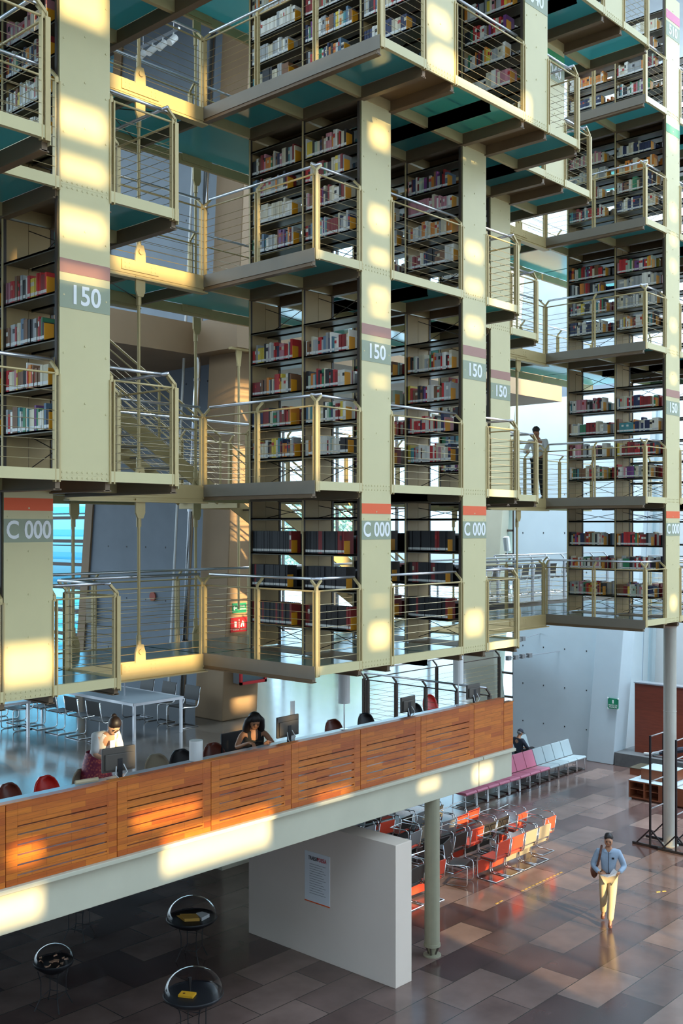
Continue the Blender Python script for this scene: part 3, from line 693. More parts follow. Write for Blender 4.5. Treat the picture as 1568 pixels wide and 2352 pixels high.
def shell_chair(px, py, m, label, b=12.95, rz=0):
    a = on_b(px, b); t = thing('shell_chair', (0, 0, 0), label, 'chair', 'shell chairs behind the desk')
    s = MB(); n = 10; rows_ = []
    for j in range(8):
        z = .45+.33*j/7; wd = .24*math.sqrt(max(0, 1-((j/7)**3)*.9)); yy = .16+.08*j/7
        rows_.append([(wd*math.sin(-1.2+2.4*i/n)/.93, yy-.14*(1-math.cos(-1.2+2.4*i/n)), z) for i in range(n+1)])
    vs = [p for r in rows_ for p in r]; fs = [(j*(n+1)+i, j*(n+1)+i+1, (j+1)*(n+1)+i+1, (j+1)*(n+1)+i) for j in range(7) for i in range(n)]
    s.add(vs, fs); o = s.build('backrest', m, t, smooth=True); q = o.modifiers.new('s', 'SOLIDIFY'); q.thickness = .02
    MB().lathe([(.02, .45), (.2, .44), (.235, .46), (.2, .43), (.02, .42)]).build('seat', m, t, smooth=True)
    for k in range(4):
        an = math.pi/4+k*math.pi/2; MB().tube([(.1*math.cos(an), .1*math.sin(an), .43), (.23*math.cos(an), .23*math.sin(an), 0)], .01, 6).build('leg', 'chrome', t)
    t.location = (a, b, MZ); t.rotation_euler = (0, 0, rz)
shell_chair(38, 0, 'dkbrown', 'brown shell chair at the left edge behind the desk', rz=.3)
shell_chair(122, 0, 'red', 'bright red shell chair behind the left part of the desk', rz=.2)
shell_chair(208, 0, 'tan', 'grey-tan shell chair beside the woman in white', rz=.1)
shell_chair(372, 0, 'tan', 'cream-grey shell chair between the women, low behind the desk')
shell_chair(428, 0, 'black', 'black shell chair just left of the low white lamp')
shell_chair(503, 0, 'dkbrown', 'brown shell chair left of the woman in black')
shell_chair(778, 0, 'dkbrown', 'dark red-brown shell chair below the middle cylinder lamp')
shell_chair(852, 0, 'black', 'black shell chair between the lamp and the third monitor')
shell_chair(965, 0, 'black', 'black shell chair beside the bright red one at right')
shell_chair(998, 0, 'red', 'bright red shell chair at the right part of the desk', b=13.4)
pp = on_b(672, 12.1); t = MB().box(pp-.05, pp+.05, 12.1, 12.105, DZ+.0, DZ+.62).build('paper_sheet', 'paper'); tag(t, 'small white card sticking up behind the second monitor', 'card')
MB().box(0, 1, 0, 1, 0, 1)
o = MB().prism([(on_b(195, 12.1), 12.0, DZ), (on_b(175, 12.1), 12.3, DZ), (on_b(165, 12.1), 12.25, DZ)], (0, 0, .02))
pb = on_b(185, 12.2); o = MB().tube([(pb-.16, 12.08, DZ+.032), (pb+.16, 12.03, DZ+.032)], .03, 8).build('rolled_papers', mat('manila', (.75, .6, .38), .7)); tag(o, 'tan folded papers on the desk beside the red shell chair', 'papers')
# mezzanine railing round the stair opening
rail((17.1, 11.75), (17.1, 14.9), MZ, (-1, 0), (0, .25, .5, .75, 1), 'dark railing closing the right end of the mezzanine', 'mezzanine railings', pm='frame')
rail((17.2, 15.1), (22.4, 15.1), MZ, (0, 1), [0, .5, 1], 'railing along the far side of the mezzanine opening', 'mezzanine railings', pm='frame')
# reading tables with cantilever chairs
def table(x0, x1, y0, y1, label):
    t = thing('reading_table', (x0, y0, MZ), label, 'table', 'metal reading tables'); z = MZ+.75
    MB().box(x0, x1, y0, y1, z-.035, z).build('table_top', mat('grey_table', (.30, .35, .38), .3), t, bevel=.005)
    MB().box(x0-.01, x1+.01, y0-.02, y0, z-.05, z+.005).box(x0-.01, x1+.01, y1, y1+.02, z-.05, z+.005).box(x0-.02, x0, y0, y1, z-.05, z+.005).box(x1, x1+.02, y0, y1, z-.05, z+.005).build('frame', 'steel', t)
    for (x, y) in ((x0, y0), (x1-.05, y0), (x0, y1-.05), (x1-.05, y1-.05)): MB().box(x, x+.05, y, y+.05, MZ, z-.03).build('leg', 'steel', t)
table(12.8, 14.05, 17.4, 22.8, 'long grey metal reading table behind the woman in white'); table(10.3, 11.6, 19.3, 24.6, 'second metal reading table at the far left edge')
t = thing('table_lamp', (13.3, 18.9, MZ+.75), 'white trough reading lamp standing on the long table', 'lamp'); lz = MZ+1.22
MB().prism([(13.12, 17.9, lz), (13.48, 17.9, lz), (13.3, 17.9, lz+.13)], (0, 3.6, 0)).build('lamp_shade', 'white', t)
MB().tube([(13.3, 18.4, MZ+.75), (13.3, 18.4, lz)], .015, 8).build('pole', 'steel', t)
def cant_chair(seatm, backm, label, group, arms=False, cat='chair', nm='cantilever_chair'):
    t = thing(nm, (0, 0, 0), label, cat, group)           # faces +y, back at -y
    for s in (-1, 1):
        x = .24*s; f = MB()
        f.tube([(x, -.24, .012), (x, .18, .012), (x, .225, .03), (x, .24, .08), (x, .24, .40), (x, .22, .44), (x, .17, .45), (x, -.16, .43), (x, -.21, .45), (x, -.24, .50), (x, -.29, .84)], .011, 6).build('side_tube', 'chrome', t, smooth=True)
    MB().tube([(-.24, -.24, .012), (.24, -.24, .012)], .011, 6).build('base_bar', 'chrome', t)
    MB().box(-.235, .235, -.17, .19, .43, .462).build('seat', seatm, t, bevel=.008)
    MB().prism([(-.24, -.245, .56), (-.24, -.225, .56), (-.24, -.277, .86), (-.24, -.30, .86)], (.48, 0, 0)).build('backrest', backm, t, bevel=.006)
    return t
CH = {}
def place(proto, loc, rz, label, flip=False, group=None):
    o = copy_tree(proto); o.location = loc; o.rotation_euler = (math.pi, 0, rz) if flip else (0, 0, rz); o['label'] = label
    if group: o['group'] = group
    return o
blk = cant_chair('leather', 'leather', 'x', 'black chairs at the reading table')
pl = ['nearest', 'second', 'third', 'fourth', 'fifth', 'sixth', 'seventh']
for i in range(6): place(blk, (12.35, 17.75+i*.78, MZ), -math.pi/2, 'black cantilever chair on the left of the reading table, %s to us' % (pl[i]))
for i in range(3): place(blk, (14.45, 17.9+i*.8, MZ), math.pi/2, 'black cantilever chair on the right of the reading table, %s to us' % (pl[i]))
place(blk, (11.9, 20.3, MZ), math.pi/2, 'black chair at the second reading table, seen at far left', group='black chairs at the reading table')
for q in kids(blk): bpy.data.objects.remove(q)
bpy.data.objects.remove(blk)
# pier fittings, pipe, extinguisher sign
t = thing('drain_pipe', (15.2, 18.75, MZ), 'tall shiny steel pipe leaning beside the tan pier', 'pipe')
MB().tube([(15.15, 18.8, MZ), (16.15, 18.8, 20.4)], .075, 14).build('pipe', 'chrome', t, smooth=True); MB().tube([(15.1, 19.25, MZ), (16.1, 19.25, 20.4)], .03, 8).build('thin_pipe', 'white', t)
for z in (5, 8, 11, 14): MB().lathe([(.085, -.03), (.085, .03)], (15.15+(z-MZ)*.0585, 18.8, z)).build('clamp', 'steel', t)
def sign(px0, px1, y0, y1, plane_b, m, lines, label, name='sign'):
    a0, a1 = on_b(px0, plane_b), on_b(px1, plane_b); am = (a0+a1)/2; z0, z1 = zat(y1, am, plane_b), zat(y0, am, plane_b)
    t = thing(name, (am, plane_b, z0), label, 'sign'); MB().box(a0, a1, plane_b-.012, plane_b, z0, z1).build('board', m, t)
    for (s, fx, fz, sz) in lines: text(s, sz*(z1-z0), 'text', t, (a0+(a1-a0)*fx, plane_b-.015, z0+(z1-z0)*fz), FACE_B, .8)
    return t, a0, a1, z0, z1
PF = 17.69
t, a0, a1, q0, q1 = sign(533, 565, 1385, 1407, PF, 'sgreen', [('RUTA DE', .64, .66, .27), ('EVACUACION', .64, .36, .22)], 'green evacuation route sign with a white arrow on the pier')
zc = (q0+q1)/2; MB().bar((a0+.03, PF-.016, zc), (a0+.12, PF-.016, zc), .004, .022).bar((a0+.03, PF-.016, zc), (a0+.06, PF-.016, zc+.045), .004, .02).bar((a0+.03, PF-.016, zc), (a0+.06, PF-.016, zc-.045), .004, .02).build('arrow', 'text', t)
t, a0, a1, q0, q1 = sign(529, 568, 1418, 1451, PF, 'sred', [('EXTINTOR', .3, .16, .14), ('HIDRANTE', .72, .16, .14)], 'red fire extinguisher and hydrant sign under the green one')
MB().tube([(a0+.13, PF-.018, q0+.11), (a0+.13, PF-.018, q0+.24)], .03, 8).build('extinguisher_symbol', 'text', t); MB().box(a0+.24, a0+.25, PF-.018, PF-.014, q0+.08, q1-.04).build('divider_line', 'text', t)
MB().bar((a0+.30, PF-.016, q0+.11), (a0+.36, PF-.016, q0+.24), .004, .04).bar((a0+.38, PF-.016, q0+.11), (a0+.38, PF-.016, q0+.22), .004, .03).build('hose_symbol', 'text', t)
t = thing('fire_cabinet', (16.0, 17.65, 4.1), 'red framed glass fire cabinet fixed on the pier under the deck', 'cabinet'); x0, x1, q0, q1 = 15.7, 16.5, 4.1, 4.95
f = MB(); f.box(x0, x1, 17.42, 17.47, q0, q0+.06).box(x0, x1, 17.42, 17.47, q1-.06, q1).box(x0, x0+.06, 17.42, 17.47, q0, q1).box(x1-.06, x1, 17.42, 17.47, q0, q1); f.build('frame', 'sred', t)
MB().box(x0+.02, x1-.02, 17.47, 17.69, q0+.02, q1-.02).build('box', 'greyfab', t); MB().box(x0+.06, x1-.06, 17.43, 17.435, q0+.06, q1-.06).build('glass', 'glass', t)
MB().lathe([(.0, -.02), (.2, -.02), (.2, .02), (0, .02)], (0, 0, 0)).build('hose_reel', 'white', t).matrix_local = Matrix.Translation((.1, -.18, .45)) @ Matrix.Rotation(math.pi/2, 4, 'X')
t = MB(); t.tube([(WA-.02, 21.0, 4.9+1.1), (WA-.05, 21.0, 4.9+1.1)], .12, 20); o = t.build('round_wall_plate', mat('dull_red', (.45, .09, .05), .6)); tag(o, 'round dull red plate on the left concrete wall', 'wall plate'); o.location.y = on_a(353, WA)-21.0; o.location.z = zat(1370, WA, on_a(353, WA))-6.0
o = MB().box(WA-.12, WA-.02, on_a(222, WA), on_a(206, WA), 5.0, 5.75).build('junction_box', 'tan'); tag(o, 'tan junction box low beside the louvred window', 'junction box'); o.location.y = 0
# tie holes in the concrete walls
th = MB()
for j in range(9):
    for i in range(7):
        y = 19.6+i*.82; z = 4.4+j*1.35
        if y < 24.4-.111*(z-MZ)-.2: th.box(WA-.006, WA, y-.018, y+.018, z-.022, z+.022)
struct('trim_3', th, 'black')
th = MB()
for j in range(7):
    for i in range(4):
        th.box(RA-.006, RA, 17.5+i*.82+.02-.018, 17.5+i*.82+.038, .9+j*1.3, .945+j*1.3)
struct('trim_4', th, 'black')
# stair behind the centre stack
def flight(x0, z0, x1, z1, y0, y1, label, ends=True):
    t = thing('steel_stair', (x1, y0, z1), label, 'stair', 'stair flights behind the stacks'); L = math.hypot(x1-x0, z1-z0)
    for y in (y0, y1): MB().bar((x0, y, z0-.1), (x1, y, z1-.1), .03, .27).build('stringer', 'paint', t)
    n = max(6, int(abs(z1-z0)/.17))
    for i in range(n):
        f = (i+.5)/n; x, z = x0+(x1-x0)*f, z0+(z1-z0)*f; MB().box(x-.14, x+.14, y0+.02, y1-.02, z-.03, z).build('tread', 'fascia', t)
    for y in (y0, y1):
        MB().tube([(x0, y, z0+1.0), (x1, y, z1+1.0)], .02, 8).build('handrail', 'paint', t); MB().tube([(x0, y, z0+.85), (x1, y, z1+.85)], .013, 6).build('mid_rail', 'paint', t)
        c = MB()
        for i in range(7): c.tube([(x0, y, z0+.1+i*.1), (x1, y, z1+.1+i*.1)], .004, 4, caps=False)
        c.build('cables', 'cable', t)
        for i in range(int(L/1.4)+1):
            f = i/int(L/1.4); x, z = x0+(x1-x0)*f, z0+(z1-z0)*f; MB().box(x-.02, x+.02, y-.01, y+.01, z-.05, z+.98).build('post', 'paint', t)
flight(5.6, 12.3, 12.4, 8.23, 14.3, 15.4, 'steel stair rising left behind the left gap'); flight(13.6, 8.23, 17.9, 5.72, 14.3, 15.4, 'steel stair descending right behind the centre stack')
t = thing('stair_landing', (12.4, 13.85, 8.1), 'steel landing joining the two stair flights', 'landing'); MB().box(12.4, 13.6, 13.85, 15.45, 8.15, 8.2).build('plate', 'fascia', t); MB().box(12.4, 13.6, 15.4, 15.46, 7.95, 8.2).box(12.4, 12.46, 13.85, 15.4, 7.95, 8.15).build('frame', 'paint', t)
rail((12.4, 15.4), (13.6, 15.4), 8.23, (0, -1), (0, 1), 'railing on the far edge of the stair landing')
t = thing('hanger_rod', (16.0, 17.5, 7), 'hanger rod under the concrete slab in front of the tan pier', 'hanger rod', 'hanger rods of the stacks'); xx = on_b(548, 17.3)
MB().tube([(xx, 17.3, 5.8), (xx, 17.3, 11.2)], .025, 8).build('rod', 'paint', t); MB().box(xx-.25, xx+.25, 17.25, 17.35, 11.5, 11.55).prism([(xx-.08, 17.28, 11.5), (xx+.08, 17.28, 11.5), (xx+.04, 17.28, 11.15), (xx-.04, 17.28, 11.15)], (0, .04, 0)).build('clevis_plate', 'paint', t)
# spotlights on a track under the top slab
t = thing('track_light', (15, 18, 19), 'white spotlights on a track under the ceiling at top left', 'spotlight')
p0 = Vector((14.6, 19.7, 18.55)); p1 = Vector((14.6, 18.2, 18.55)); MB().bar(p0, p1, .05, .05).build('track', 'steel', t)
for i in range(4):
    p = p0.lerp(p1, .12+.25*i); MB().tube([p+Vector((0, 0, -.03)), p+Vector((-.03, 0, -.15))], .015, 6).tube([p+Vector((.05, 0, -.12)), p+Vector((-.12, 0, -.3))], .075, 12).build('spotlight', 'white', t)
for y in (18.4, 19.5): MB().tube([(14.6, y, 18.55), (14.6, y, 20.4)], .008, 5).build('drop_wire', 'steel', t)
#SPLIT_D
# ------------------------------------------------------------------ ground floor things
t = thing('exhibit_wall', (13.4, 11.05, 0), 'free-standing white exhibition wall under the mezzanine edge', 'display wall'); MB().box(13.38, 13.8, 11.05, 14.62, 0.0, 2.36).build('wall_panel', 'exhibit', t, bevel=.006)
t = thing('poster', (13.37, 12.8, 1), 'white text poster on the free-standing exhibition wall', 'poster'); y0, y1 = 12.53, 13.14; q0, q1 = .99, 1.86
MB().box(13.372, 13.38, y0, y1, q0, q1).build('sheet', 'paper', t)
MB().box(13.370, 13.374, y0, y1, q0-.02, q0).build('bottom_stripe', 'orange', t)
text('TRAESIA', .10, 'black', t, (13.368, y0+.40, q1-.11), FACE_A, .62); text('POESIA', .10, 'sred', t, (13.368, y0+.19, q1-.11), FACE_A, .68)
for i in range(13): MB().box(13.369, 13.372, y0+.1+.04*(i % 3), y1-.12, q0+.14+i*.043, q0+.146+i*.043).build('text_line', 'greyfab', t)
t = thing('round_column', (14.9, 11.45, 0), 'round grey-olive steel column carrying the mezzanine beam', 'column'); x, y = 14.88, 11.45
MB().lathe([(.0, 2.8), (.136, 2.8), (.136, .22), (.15, .22), (.15, .17), (.09, .15), (.05, .02), (.16, .02), (.16, 0), (0, 0)], (x, y, 0), 28).build('shaft', 'steelcol', t, smooth=False)
for k in range(4):
    a = k*math.pi/2+.4; MB().bar((x+.05*math.cos(a), y+.05*math.sin(a), .02), (x+.12*math.cos(a), y+.12*math.sin(a), .19), .02, .05).build('foot_bracket', 'frame', t)
t = thing('round_column', (23.88, 11.22, 0), 'tall cream round column under the right stack', 'column'); x, y = 23.88, 11.22
MB().lathe([(.0, 5.25), (.17, 5.25), (.15, 5.2), (.15, .02), (.2, .02), (.2, 0), (0, 0)], (x, y, 0), 28).build('shaft', 'colgrey', t); MB().lathe([(.12, 5.55), (.12, 5.4), (.22, 5.3), (.16, 5.24), (.15, 5.2)], (x, y, 0), 20).build('capital', 'cabinetwood', t)
MB().lathe([(.154, 3.2), (.157, 3.21), (.154, 3.22)], (x, y, 0), 24).build('joint_ring', 'colgrey', t)
# dome display cases
def dome(px, py, rad, label, kind):
    p = on_z(px, py, .74); x, y = p.x, p.y; t = thing('dome_display_case', (x, y, 0), label, 'display case', 'acrylic dome display cases'); z = .74
    prof = [(rad*math.cos(a), z+rad*.82*math.sin(a)) for a in [i*math.pi/2/10 for i in range(11)]]
    o = MB().lathe(prof, (x, y, 0), 32).build('dome', 'dome', t, smooth=True)
    MB().lathe([(rad, z), (rad*1.02, z-.015), (rad*.95, z-.06), (rad*.55, z-.16), (0, z-.18)], (x, y, 0), 32).build('bowl', 'black', t, smooth=True)
    MB().lathe([(0, z-.02), (rad*.98, z-.02), (rad*.98, z-.035), (0, z-.035)], (x, y, 0), 32).build('tray', 'black', t)
    for k in range(4):
        a = math.pi/4+k*math.pi/2+.5; c, s = math.cos(a), math.sin(a)
        MB().tube([(x+c*.25, y+s*.25, z-.12), (x+c*.2, y+s*.2, z-.3), (x+c*.2, y+s*.2, .2), (x+c*.3, y+s*.3, 0)], .008, 6).build('leg', 'black', t)
    for hz in (.2, .52): MB().tube([(x+.2*math.cos(math.pi/4+.5+k*math.pi/2), y+.2*math.sin(math.pi/4+.5+k*math.pi/2), hz) for k in range(4)], .007, 6, closed=True).build('brace_ring', 'black', t)
    zz = z-.018
    if kind == 1:
        b = thing('open_book', (x, y, zz), 'open yellowed book lying in the dome case near the white wall', 'book'); MB().add([(x-.2, y-.05, zz), (x+.02, y-.2, zz), (x+.02, y+.05, zz+.06), (x-.2, y+.18, zz+.05)], [(0, 1, 2, 3)]).prism([(x-.2, y-.05, zz), (x, y-.22, zz), (x+.1, y, zz), (x-.1, y+.2, zz)], (0, 0, .05)).build('pages', mat('old_paper', (.75, .42, .08), .6), b)
        MB().prism([(x+.02, y-.25, zz), (x+.24, y-.2, zz), (x+.22, y-.02, zz), (x+.1, y, zz)], (0, 0, .06)).build('white_pages', 'paper', b)
    elif kind == 2:
        o = MB(); rr = random.Random(5)
        for _ in range(16):
            a = rr.uniform(0, 6.3); r = rr.uniform(0, rad*.8); c = Vector((x+r*math.cos(a), y+r*math.sin(a), zz)); o.prism([c+Vector((rr.uniform(-.05, .05), rr.uniform(-.05, .05), 0)) for _ in range(3)], (0, 0, .02))
        o = o.build('paper_scraps', mat('scrap', (.6, .35, .22), .6)); tag(o, 'scattered orange and cream scraps in the small dome case', 'scraps', None, 'stuff')
    elif kind == 3:
        rz = .5; m = MB(); m.box(-.075, .075, -.115, .115, 0, .03); o = m.build('notebook', mat('ochre_cover', (.85, .42, .02), .5)); o.location = (x-.1, y+.02, zz); o.rotation_euler = (0, 0, rz); tag(o, 'ochre notebook lying in the nearest dome case', 'book'); MB().lathe([(0, .031), (.02, .031), (.02, .033), (0, .033)], (-.0, .05, 0), 10).build('seal', 'dkbrown', None).parent = o
        o = MB().tube([(x+.02, y+.1, zz), (x+.03, y+.12, zz+.2)], [.01, .03], 6).build('black_figure', 'black'); tag(o, 'small black upright figure inside the nearest dome case', 'figurine')
dome(440, 2106, .44, 'dome case with an open book beside the white wall', 1); dome(123, 2206, .31, 'small dome case with scraps at the left', 2); dome(444, 2280, .44, 'nearest dome case, holding an ochre notebook', 3); dome(182, 2062, .44, 'dome case whose thin black legs show under the beam', 0)
# floor strips
def strip(p, q, n, label):
    t = thing('floor_strip', p, label, 'floor marking'); p, q = Vector(p), Vector(q)
    for i in range(n): a, b = p.lerp(q, (i+.1)/n), p.lerp(q, (i+.75)/n); MB().bar(a+Vector((0, 0, .003)), b+Vector((0, 0, .003)), .035, .006).build('stud', 'gold', t)
strip(on_z(1195, 2048, 0), on_z(1292, 2002, 0), 12, 'dashed brass strip in the floor left of the walking man'); strip(on_z(1137, 2077, 0), on_z(1156, 2067, 0), 2, 'short piece of brass floor strip near the column'); strip(on_z(1505, 2049, 0), on_z(1532, 2046, 0), 2, 'two brass floor studs right of the walking man')
# stacked chairs
protos = {m: cant_chair(m, m, 'x', 'stacked cantilever chairs', nm='stacked_chair') for m in ('redfab', 'tan', 'leather', 'greyfab')}
cn = {'redfab': 'red', 'tan': 'tan', 'leather': 'black', 'greyfab': 'grey'}
front = [(19.05, 'redfab', 'redfab'), (19.60, 'redfab', 'redfab'), (20.15, 'tan', 'tan'), (20.7, 'tan', 'tan'), (21.35, 'redfab', 'tan')]
pos5 = ['leftmost', 'second from left', 'third from left', 'fourth from left', 'fifth from left', 'sixth from left', 'seventh from left', 'eighth from left']
def pair(x, y, lo, hi, tagname, rz=0):
    place(protos[lo], (x, y, 0), rz, 'upright %s chair under another, %s' % (cn[lo], tagname))
    c = place(protos[hi], (x, y, 0), rz, 'upturned %s chair stacked on top, %s' % (cn[hi], tagname), flip=True); c.location = (x, y, .93)
for i, (x, lo, hi) in enumerate(front): pair(x, 13.0+(.25 if i == 4 else 0), lo, hi, '%s in the front row' % pos5[i])
rr = random.Random(3); rown = ['second row', 'third row', 'fourth row', 'fifth row']
for r_, (y, xs2) in enumerate(((14.0, (18.9, 19.45, 20.0, 20.6, 21.2)), (14.9, (18.3, 18.9, 19.5, 20.1, 20.7)), (15.8, (17.9, 18.5, 19.1, 19.7, 20.3)), (16.7, (17.6, 18.3, 19.0, 19.7)))):
    for i, x in enumerate(xs2):
        c1 = rr.choice(['redfab', 'leather', 'leather', 'tan', 'greyfab', 'redfab']); c2 = rr.choice(['redfab', 'leather', 'greyfab', 'leather'])
        pair(x+rr.uniform(-.05, .05), y+rr.uniform(-.08, .08), c1, c2, '%s in the %s' % (pos5[i], rown[r_]), rr.uniform(-.15, .15))
for i, (x, y, lo, hi) in enumerate(((17.0, 13.2, 'redfab', 'redfab'), (16.45, 13.3, 'leather', 'leather'), (16.9, 14.1, 'redfab', 'leather'), (17.2, 15.0, 'leather', 'redfab'), (16.6, 15.2, 'redfab', 'tan'), (16.2, 16.2, 'leather', 'tan'), (16.8, 16.4, 'redfab', 'redfab'))):
    pair(x, y, lo, hi, '%s behind the round column' % pos5[i], rr.uniform(-.1, .1))
place(protos['leather'], (18.3, 13.35, 0), math.pi+.35, 'single upright black chair standing left of the front row')
for pt in protos.values():
    for q in kids(pt): bpy.data.objects.remove(q)
    bpy.data.objects.remove(pt)
# beam seating rows
def bench_seat(m, x, y, label, rz=0):
    t = thing('bench_seat', (x, y, 0), label, 'bench seat', 'joined waiting seats')
    MB().prism([(x-.255, y-.26, .40), (x-.255, y-.22, .44), (x-.255, y+.2, .41), (x-.255, y+.22, .37), (x-.255, y-.24, .36)], (.51, 0, 0)).build('seat', m, t, bevel=.01)
    MB().prism([(x-.255, y+.22, .42), (x-.255, y+.25, .40), (x-.255, y+.42, .88), (x-.255, y+.38, .88)], (.51, 0, 0)).build('backrest', m, t, bevel=.01)
    for s in (-1, 1): MB().tube([(x+.24*s, y-.2, .38), (x+.24*s, y-.22, .02), (x+.24*s, y+.22, .02), (x+.24*s, y+.2, .38)], .014, 6).build('leg_frame', 'chrome', t)
    MB().box(x-.2, x+.2, y-.15, y+.15, .02, .05).build('foot_plate', 'frame', t)
for i in range(12):
    mm = 'pinkseat' if i < 8 else 'greyseat'; bench_seat(mm, 23.4+i*.535, 16.9, '%s waiting seat in the front row, %s' % ('pink' if i < 8 else 'grey-blue', ('%s from the right end' % (['first', 'second', 'third', 'fourth', 'fifth', 'sixth', 'seventh', 'eighth', 'ninth', 'tenth', 'eleventh', 'twelfth'][11-i]))))
for i in range(4): bench_seat('greyseat', 27.4+i*.535, 18.3, 'grey waiting seat of the back row under the seated man, %s' % pos5[i])
# stage, wood wall, cabinets
struct('trim_5', MB().box(30.7, 33, 2, 16.3, 0, .42), 'kerb', bevel=.01)
o = MB().box(31.2, 31.4, 4, 15.85, .42, 2.62).build('wood_screen', 'woodwall'); tag(o, 'dark red wooden screen wall standing on the stage at right', 'screen wall'); MB().box(31.18, 31.6, 4, 15.87, 2.62, 2.66).build('cap', 'steel', o)
o.location = (0, 0, 0)
M['woodwall'].node_tree.nodes['Mapping'].inputs['Rotation'].default_value = (math.pi/2, 0, math.pi/2)
t = thing('cubby_cabinet', (27.2, 13, 0), 'low red-brown cabinet with open cubby holes at right', 'cabinet'); x0, x1, y0, y1 = 27.2, 28.4, 12.2, 14.0
m = MB()
m.box(x0, x1, y0, y1, .49, .52).box(x0, x1, y0, y1, .05, .08).box(x0+.4, x1, y0, y1, .08, .49).box(x0, x0+.4, y0, 13.08, .08, .49)
for y in (13.08, 13.52, y1-.04): m.box(x0, x0+.4, y, y+.04, .08, .49)
m.box(x0+.02, x0+.4, 13.08, y1, .28, .30).box(x0+.08, x1, y0+.05, y1-.05, 0, .05); m.build('carcass', 'cabinetwood', t); MB().box(x0, x1, y0, y1, .521, .53).build('top', 'greyseat', t)
t = thing('wood_box', (27.5, 13.4, .53), 'smaller wooden box standing on the cubby cabinet', 'box'); MB().box(27.55, 28.3, 12.9, 13.8, .532, .82).build('body', 'cabinetwood', t); MB().box(27.54, 28.31, 12.89, 13.81, .82, .835).build('lid', 'greyseat', t)
t = thing('wood_step', (30.2, 14, 0), 'low reddish wooden step in front of the stage', 'step'); MB().box(29.9, 30.68, 12.2, 15.35, 0, .2).build('body', 'cabinetwood', t); MB().box(29.88, 30.68, 12.18, 15.37, .2, .22).build('tread', 'shelf', t)
# black display frames round the right column
def standframe(x, y, lab):
    t = thing('display_frame', (x, y, 0), lab, 'stand', 'black upright frames by the right column'); 
    for s in (0, .7):
        MB().box(x+s-.02, x+s+.02, y-.02, y+.02, 0, 2.65).build('upright', 'black', t)
        MB().bar((x+s, y-.55, .03), (x+s, y+.45, .03), .05, .05).bar((x+s, y-.4, .04), (x+s, y, .42), .03, .03).bar((x+s, y+.35, .04), (x+s, y, .42), .03, .03).build('foot', 'black', t)
    for z in (.9, 1.55, 2.2, 2.63): MB().tube([(x, y, z), (x+.7, y, z)], .016, 6).build('rung', 'steel', t)
standframe(23.42, 11.5, 'black tall stand frame left of the cream column'); standframe(23.35, 10.82, 'black tall stand frame in front of the cream column')
t = thing('folded_tripod', (0, 0, 0), 'dark folded tripod resting on the stage before the wood screen', 'tripod'); p0 = Vector((30.95, 15.1, .5)); p1 = Vector((30.9, 13.3, 1.0))
MB().tube([p0, p0.lerp(p1, .5), p1], [.05, .09, .07], 8).build('body', 'darkcloth', t); MB().tube([p0, p0.lerp(p1, .3)], .06, 8).build('grey_sleeve', 'greyseat', t); MB().bar(p0+Vector((0, .3, -.02)), p0+Vector((0, -.1, 0)), .08, .04).build('white_end', 'white', t); MB().tube([p1, (30.9, 13.3, .42)], .015, 5).tube([p0, (30.95, 15.1, .42)], .02, 5).build('leg', 'black', t)
t = MB().box(0, .02, 0, 1, 0, 1); t = None
gs = thing('sign', (30.69, 16.6, 2), 'small green notice plate on the leaning right pillar', 'sign'); y0, y1 = on_a(1418, 30.6), on_a(1394, 30.6); q0, q1 = zat(1630, 30.6, y0), zat(1606, 30.6, y0)
MB().box(30.64, 30.66, y0, y1, q0, q1).build('board', 'sgreen', gs); ym = (y0+y1)/2; text('PUNTO DE', .07, 'text', gs, (30.637, ym, q0+.11), FACE_A, .9); text('REUNION', .07, 'text', gs, (30.637, ym, q0+.05), FACE_A, .9)
MB().bar((30.636, ym, q0+.17), (30.636, ym, q1-.05), .05, .004, (1, 0, 0)).build('arrow', 'text', gs)
for (sy, sz) in ((y0, q0), (y1, q0), (y0, q1), (y1, q1)): MB().box(30.62, 30.66, sy-.02, sy+.02, sz-.02, sz+.02).build('standoff', 'white', gs)
# floodlight poles projecting from the wall
def wires(px0, y0, px1, y1, a0_, lab):
    p = Vector((RA, on_a(px1, RA), 0)); p.z = zat(y1, p.x, p.y); q = Vector((28.6, on_a(px0, 28.6), 0)); q.z = zat(y0, q.x, q.y)
    t = thing('spotlight_bar', p, lab, 'spotlight', 'wall mounted spotlight bars'); MB().tube([p, q], .018, 6).build('pole', 'steel', t)
    for i in range(4): c = q.lerp(p, i*.13+.02); MB().box(c.x-.09, c.x+.09, c.y-.06, c.y+.06, c.z-.07, c.z+.07).build('spotlight', 'greyfab', t)
wires(1170, 1476, 1240, 1455, 0, 'upper bar of small grey spotlights on the right concrete wall'); wires(1165, 1512, 1284, 1496, 0, 'lower bar of small grey spotlights on the right concrete wall')
t = thing('white_downpipe', (32.8, 15, 0), 'pale vertical pipe on the white recess wall at right', 'pipe'); yy = on_a(1490, 32.8); MB().tube([(32.8, yy, .42), (32.8, yy-.4, 12)], .12, 12).build('pipe', 'greyseat', t); MB().tube([(32.85, yy+.35, .42), (32.85, yy-.05, 12)], .02, 6).build('thin_pipe', 'steel', t)
